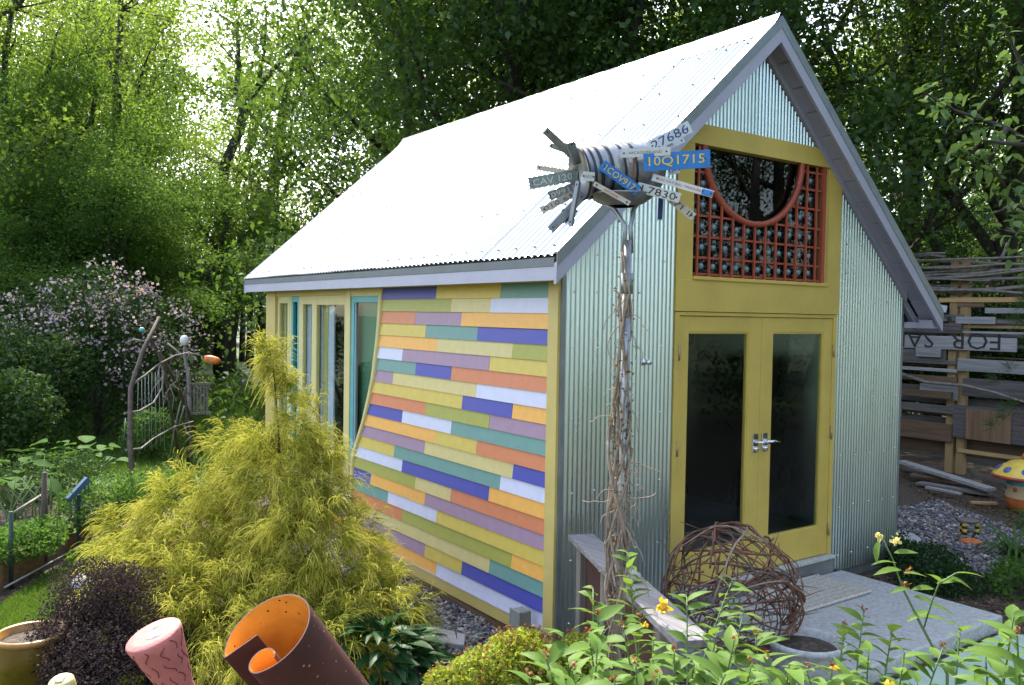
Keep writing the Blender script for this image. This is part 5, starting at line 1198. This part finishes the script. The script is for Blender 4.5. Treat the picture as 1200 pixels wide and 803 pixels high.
for u, v, dx, dy in ((1048, 648, .8, .2), (1050, 660, -1, .3), (1056, 668, -1, .1), (1060, 672, 1, .1), (1066, 690, -.9, .1), (1070, 700, 1, 0), (1094, 690, -1, .2), (1098, 684, 1, .4), (1110, 676, .8, -.2), (1118, 672, 1, .2), (1090, 710, 1, -.1), (1088, 716, -1, -.2), (1076, 724, 1, .2), (1030, 634, -.3, -.8), (1102, 682, -.6, .6)):
    add_leaf(rs_, rl, D(u, v, 3.06), CR*dx+np.array([0, 0, dy])-CF*.2, random.uniform(.9, 1.3), random.uniform(-.4, .4))
# broad leafed dark perennial
b = G(447, 800, -.12); pn = thing('broad_leaf_perennial', tuple(b*[1, 1, 0]+[0, 0, -.12]), 'clump of glossy dark green broad leaves between cypress and gravel', 'plant')
pl_ = leaf_set('leaf_perennial', .20, .075, 5, bend=.45)
for i in range(210):
    a = random.uniform(0, 6.3); rr = .32*math.sqrt(random.random()); h = .05+.36*(1-(rr/.34)**2)*random.uniform(.55, 1.05); el = random.uniform(-.25, .5)+.5*(1-rr/.30)
    add_leaf(pn, pl_, (b[0]+rr*math.cos(a), b[1]+rr*math.sin(a), -.12+h), (math.cos(a+random.gauss(0, .5))*math.cos(el), math.sin(a+random.gauss(0, .5))*math.cos(el), math.sin(el)), random.uniform(.7, 1.15), random.uniform(-.3, .3))
stems(pn, b*[1, 1, 0]+[0, 0, -.12], [(b[0]+random.uniform(-.2, .2), b[1]+random.uniform(-.2, .2), .15) for _ in range(10)], .006, .004, 'stem_green')
b = G(515, 790, -.12); lam = thing('silver_leaf_plant', tuple(b*[1, 1, 0]+[0, 0, -.12]), 'grey green felted leaves beside the spirea', 'plant'); ll_ = leaf_set('leaf_silver', .17, .055, 4, bend=.5)
for u, v, dx, dz in ((470, 775, -1, .3), (490, 785, -1, 0), (510, 778, -.6, .6), (500, 760, -.2, 1), (535, 750, -.1, 1), (548, 752, .6, .7), (525, 766, -.7, .5), (480, 795, -1, -.1), (515, 795, .2, .4), (545, 762, .9, .3)):
    p = G(u, v, 0.0); add_leaf(lam, ll_, p, CR*dx+np.array([0, 0, dz])+rng.normal(size=3)*.15, random.uniform(.8, 1.15))
MB().tube([b*[1, 1, 0]+[0, 0, -.12], b*[1, 1, 0]+[0, 0, .05]], .01, 5).build('stem', 'stem_green', lam)
# spirea
b = G(600, 810, -.12); b[2] = -.12; lbs = []
for u, v, r in ((600, 775, .20), (560, 790, .17), (640, 785, .20), (680, 765, .14), (700, 775, .14), (660, 800, .18), (520, 800, .12), (615, 760, .14)):
    p = D(u, v-4, 4.7); lbs.append((p[0]-b[0], p[1]-b[1], max(.02, p[2]+.12-.04), r, r, r*.9))
sp_ = bush('spirea_bush', b, lbs, 14000, .028, 'leaf_spirea', 'low yellow green spirea bush with bronze tips by the shed corner', r0=.006, shell=.5)
foliage('bronze_tips', [(b[0]+l[0], b[1]+l[1], b[2]+l[2]+.02, l[3]*1.02, l[4]*1.02, l[5]*1.04) for l in lbs], 2200, .022, 'leaf_bronze', sp_, shell=.92)
# purple barberry
b = G(112, 812, -.12); b[2] = -.12
lbs = [(0, 0, .28, .36, .34, .28), (-.16, .1, .36, .22, .22, .22), (.18, .12, .45, .28, .28, .28), (.0, .2, .55, .26, .26, .22), (-.05, -.25, .25, .3, .3, .24), (.28, -.1, .28, .26, .26, .24), (.16, .30, .50, .2, .2, .2)]
bush('purple_shrub', b, lbs, 26000, .019, 'leaf_purple', 'dense dark purple barberry shrub beside the glazed pot', r0=.008, shell=.35)
# ground cover
b = G(1085, 672, -.12); b[2] = -.12; p1, p2, p3 = G(1040, 655, -.1)-b, G(1120, 690, -.1)-b, G(1090, 690, -.1)-b
bush('ground_cover', b, [(0, 0, .08, .42, .36, .20), (p1[0], p1[1], .08, .36, .30, .22), (p2[0], p2[1], .05, .30, .28, .18), (p3[0], p3[1], .06, .3, .28, .16)], 9000, .034, 'leaf_cover', 'dark leafy ground cover mound beside the entrance slab', 'plant', r0=.004)
b = G(1195, 700, -.12); b[2] = -.12; bush('green_seedlings', b, [(0, 0, .1, .25, .25, .18), (.3, .2, .1, .25, .2, .15)], 900, .05, 'leaf_veg', 'low leafy seedlings at the edge of the gravel path', 'plant', r0=.004)
# daylilies
M['leaf_strap'] = leafmat('strap leaf', (.035, .085, .02), (.07, .15, .035), .35)
for b, lab in ((G(1190, 655, -.12), 'daylily clump with arching strap leaves beside the gravel path'), (G(1215, 625, -.12), 'daylily clump behind the first one by the house jar')):
    dl_ = thing('daylily', tuple(b), lab, 'plant')
    for i in range(46):
        a = random.uniform(0, 6.3); L = random.uniform(.4, .75); V = []; F = []; n = 7; r0 = random.uniform(0, .1)
        up_ = random.uniform(.55, 1.0)
        for j in range(n):
            t = j/(n-1); r = r0+L*t*.62; z = L*(1.35*up_*t-1.15*t*t*1.05); w = .013*(1-t**2.5)+.001; c_ = np.array([b[0]+r*math.cos(a), b[1]+r*math.sin(a), max(b[2]+z, -.11)]); s_ = np.array([-math.sin(a), math.cos(a), 0])*w; V += [c_-s_+[0, 0, w*.5], c_, c_+s_+[0, 0, w*.5]]
        for j in range(n-1):
            k = 3*j; F += [(k, k+1, k+4, k+3), (k+1, k+2, k+5, k+4)]
        put('leaf', np_mesh('leaf', V, F, smooth=True), 'leaf_strap', dl_)
# apple tree reaching in from the right
ab = at(1330, 6.6); ap = thing('apple_tree', (ab[0], ab[1], -.13), 'apple tree reaching leafy twigs in beside the dark maples', 'tree')
MB().tube([(ab[0], ab[1], -.13), (ab[0]+.1, ab[1], 1.2), (ab[0]-.05, ab[1]+.1, 2.6), (ab[0]+.1, ab[1], 4.2)], [.12, .10, .08, .04], 9).build('trunk', 'bark', ap)
al = leaf_set('leaf_apple', .085, .045, 5, bend=.3)
for pts_, nl in (([(1300, 260), (1240, 190), (1180, 150), (1120, 130), (1082, 108)], 60), ([(1240, 190), (1210, 110), (1190, 60), (1172, 22)], 34), ([(1300, 300), (1230, 260), (1190, 240), (1165, 250)], 40), ([(1180, 150), (1160, 190), (1185, 230)], 26), ([(1310, 330), (1240, 300), (1200, 275), (1178, 270)], 30), ([(1240, 190), (1200, 170), (1150, 165), (1130, 190)], 40)):
    P = [D(u, v, 6.0+rng.normal()*.15) for u, v in pts_]; MB().tube(P, np.linspace(.022, .006, len(P)), 6).build('limb', 'bark', ap); P = np.array(P)
    for j in range(nl):
        f = random.uniform(.25, 1)**.8*(len(P)-1)*.999; k = int(f); p = P[k]+(P[k+1]-P[k])*(f-k)+rng.normal(size=3)*.07; add_leaf(ap, al, p, rng.normal(size=3)+np.array([0, 0, -.1])-CR*.4, random.uniform(.7, 1.25), random.uniform(-.6, .6))
# pine sapling at the right edge
b = at(1222, 9.0); pi_ = thing('pine_sapling', (b[0], b[1], -.12), 'young pine with long thin needles before the reclaimed fence', 'tree'); MB().tube([(b[0], b[1], -.12), (b[0], b[1], 2.7)], [.035, .012], 6).build('trunk', 'bark', pi_)
Pn = []; Dn = []
for i in range(26):
    z = random.uniform(1.0, 2.6); a = random.uniform(0, 6.3); l = (2.9-z)*.28; o = np.array([b[0]+l*math.cos(a), b[1]+l*math.sin(a), z+.1])
    for j in range(50): d_ = unit(np.array([math.cos(a), math.sin(a), .5])+rng.normal(size=3)*.7); Pn.append(o+d_*.08); Dn.append(d_)
V, F = kites(np.array(Pn), np.full(len(Pn), .16), rng, dirs=np.array(Dn), asp=.03); put('needles', np_mesh('needles', V, F), 'leaf_bush', pi_, kind='stuff')
# rhubarb-like big leaves in the bed
vl = leaf_set('leaf_veg', .24, .20, 4, bend=.4)
for u, v, lab in ((62, 575, 'broad leafed rhubarb with sunlit leaves in the bed'), (98, 570, 'broad leafed rhubarb beside the blue slatted ornament'), (18, 610, 'broad leafed greens at the end of the bed')):
    b = G(u, v, .06); rh = thing('rhubarb_plant', tuple(b), lab, 'vegetable')
    for i in range(22):
        a = random.uniform(0, 6.3); r = random.uniform(.05, .38); h = .55*(1-(r/.6)**2)*random.uniform(.6, 1.1); p = (b[0]+r*math.cos(a), b[1]+r*math.sin(a), b[2]+h); add_leaf(rh, vl, p, (math.cos(a), math.sin(a), random.uniform(-.1, .5)), random.uniform(.6, 1.1), random.uniform(-.3, .3))
    stems(rh, b, [(b[0]+random.uniform(-.3, .3), b[1]+random.uniform(-.3, .3), b[2]+.35) for _ in range(10)], .012, .007, 'stem_green')
b = G(15, 640, .06); on = thing('onion_row', tuple(b), 'tall thin onion leaves rising from the bed', 'vegetable')
for i in range(26):
    p = b+np.array([random.uniform(-.5, .4), random.uniform(-.1, .7), 0]); MB().tube([p, p+[random.uniform(-.06, .06), random.uniform(-.06, .06), .3], p+[random.uniform(-.16, .16), random.uniform(-.16, .16), random.uniform(.45, .7)]], [.009, .007, .002], 5).build('leaf', 'stem_green', on)
# ------------------------------------------------------------------ golden threadleaf cypress
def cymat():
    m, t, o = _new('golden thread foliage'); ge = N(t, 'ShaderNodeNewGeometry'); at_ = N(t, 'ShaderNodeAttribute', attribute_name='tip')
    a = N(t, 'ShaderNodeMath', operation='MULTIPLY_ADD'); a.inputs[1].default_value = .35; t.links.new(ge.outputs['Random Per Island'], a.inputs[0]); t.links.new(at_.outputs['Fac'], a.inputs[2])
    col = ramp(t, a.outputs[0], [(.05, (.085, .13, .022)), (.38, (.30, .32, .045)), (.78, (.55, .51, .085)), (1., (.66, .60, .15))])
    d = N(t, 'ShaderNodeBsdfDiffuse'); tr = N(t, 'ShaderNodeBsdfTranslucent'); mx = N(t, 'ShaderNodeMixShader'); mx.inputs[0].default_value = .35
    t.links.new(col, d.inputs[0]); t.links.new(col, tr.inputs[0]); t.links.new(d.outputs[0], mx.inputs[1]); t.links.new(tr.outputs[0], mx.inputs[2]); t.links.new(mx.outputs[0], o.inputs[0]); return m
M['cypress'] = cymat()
cb = np.array([-1.45, 1.45, -.12]); cy = thing('golden_cypress', tuple(cb), 'golden yellow threadleaf cypress mound with a tall leader beside the windows', 'shrub')
def cl(u, v, d_, r, rz): p = D(u, v, d_); return (p[0], p[1], p[2], r, r, rz)
lobes = [cl(338, 560, 6.3, .38, .32), cl(352, 497, 6.35, .19, .16), cl(288, 528, 6.35, .21, .17), cl(322, 525, 6.35, .26, .18), cl(296, 600, 6.3, .40, .32), cl(375, 555, 6.3, .22, .26), cl(335, 458, 6.35, .07, .10), cl(318, 416, 6.35, .06, .05), cl(225, 600, 6.35, .34, .28), cl(195, 655, 6.3, .46, .38), cl(178, 705, 6.0, .40, .34), cl(250, 665, 6.1, .5, .42), cl(290, 720, 5.8, .60, .48), cl(395, 685, 6.1, .40, .34), cl(428, 725, 5.7, .34, .26), cl(365, 640, 6.0, .46, .42), cl(345, 770, 5.4, .5, .4), cl(230, 760, 5.5, .5, .4)]
rg = np.random.default_rng(4)
nC = 1350; Cp, cn = lobe_points(lobes, nC, rg, .72); Cp = Cp+cn*rg.normal(size=(nC, 1))*.035
lead = np.array([D(322+rg.normal()*6, 428+rg.normal()*16, 6.35)+rg.normal(size=3)*[.04, .04, .0] for _ in range(14)]); Cp = np.concatenate([Cp, lead]); cn = np.concatenate([cn, unit(rg.normal(size=(14, 3))+[0, 0, .5])])
ok = Cp[:, 2] > -.06; Cp, cn = Cp[ok], cn[ok]; nC = len(Cp); K = 62; SEG = 4; tot = nC*K
cdir = unit(cn*[1, 1, .6]+rg.normal(size=(nC, 3))*.35+[0, 0, .25]); csz = rg.uniform(.7, 1.35, nC)
base = np.repeat(Cp, K, 0)+rg.normal(size=(tot, 3))*.022*np.repeat(csz, K)[:, None]; along = rg.uniform(-.06, .10, tot)[:, None]*np.repeat(csz, K)[:, None]
base = base+np.repeat(cdir, K, 0)*along; dv_ = unit(np.repeat(cdir, K, 0)+rg.normal(size=(tot, 3))*.42); Ls = rg.uniform(.04, .125, tot)[:, None]*np.repeat(csz, K)[:, None]
side = unit(np.cross(dv_, rg.normal(size=(tot, 3)))); pts = []
for s in range(SEG+1):
    t = s/SEG; c_ = base+dv_*Ls*t+np.array([0, 0, -1.])*Ls*(t**2)*.62; wd = .0036*(1-.7*t); pts += [c_-side*wd, c_+side*wd]
V = np.stack(pts, 1).reshape(-1, 3); q = np.array([(2*s, 2*s+1, 2*s+3, 2*s+2) for s in range(SEG)]); F = (q[None]+(2*(SEG+1))*np.arange(tot)[:, None, None]).reshape(-1, 4)
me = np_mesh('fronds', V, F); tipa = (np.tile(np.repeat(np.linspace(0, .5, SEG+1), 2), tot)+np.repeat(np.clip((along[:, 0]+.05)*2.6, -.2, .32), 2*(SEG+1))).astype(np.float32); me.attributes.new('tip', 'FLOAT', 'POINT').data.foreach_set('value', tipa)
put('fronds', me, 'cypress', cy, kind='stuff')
m = MB(); top_ = D(320, 428, 6.35); m.tube([cb, D(330, 620, 6.3), D(326, 500, 6.35), top_], [.04, .02, .008, .003], 6)
for l in [q for q in lobes if q[2] < .75]: m.tube([cb, (cb+np.array(l[:3]))/2+[0, 0, .05], l[:3]], [.02, .01, .004], 5)
m.build('stem', 'bark', cy)
# ------------------------------------------------------------------ grass
def grass(name, poly, n, h, z, label):
    P = scatter(poly, n, rng); a = rng.uniform(0, 6.3, n); hh = rng.uniform(.5, 1.3, n)*h; w_ = hh*.09+.0015; ln = rng.normal(size=(n, 2))*.35*hh[:, None]
    s = np.stack([np.cos(a)*w_, np.sin(a)*w_, 0*a], 1); b = np.concatenate([P, np.full((n, 1), z)], 1); tp = b+np.concatenate([ln, hh[:, None]], 1)
    V = np.stack([b-s, b+s, tp], 1).reshape(-1, 3); return put(name, np_mesh(name, V, np.arange(3*n).reshape(-1, 3)), 'grass', kind='stuff', label=label, cat='grass')
grass('grass', lawn_near, 60000, .045, -.107, 'short green lawn grass beside the glazed pot')
vis = [tuple(G(u, v, -.1)[:2]) for u, v in ((60, 560), (230, 560), (330, 540), (340, 440), (200, 440), (100, 470), (0, 500), (-40, 540))]
grass('grass', vis, 90000, .07, -.111, 'green lawn grass behind the arbor')

# ------------------------------------------------------------------ leaf litter and wood chips on the bare soil
M['litter'] = leafmat('dry litter', (.09, .06, .04), (.26, .19, .13), .1, gloss=.0)
for poly, n, lab in (([(4.4, .6), (7.2, 1.4), (9.3, 3.4), (9.3, -.3), (6.6, -.4), (7.4, 1.2), (5.0, 1.7)], 5000, 'brown leaf litter on the bare soil before the reclaimed fence'), ([(-3.4, 1.0), (-1.2, .2), (-.9, 3.6), (-1.6, 5.4), (-2.9, 3.3)], 6000, 'brown bark chips between the raised bed and the cypress'), ([(3.2, -2.2), (3.25, -.1), (4.2, -.1), (4.3, -1.8)], 1500, 'brown leaf litter beside the entrance slab')):
    P = scatter(poly, n, rng); P3 = np.concatenate([P, np.full((n, 1), -.105)+rng.uniform(0, .012, (n, 1))], 1); V, F = kites(P3, rng.uniform(.015, .06, n), rng, dirs=np.concatenate([rng.normal(size=(n, 2)), rng.normal(size=(n, 1))*.15], 1), upb=2.5, asp=.5); put('leaf_litter', np_mesh('leaf_litter', V, F), 'litter', kind='stuff', label=lab, cat='leaf litter')
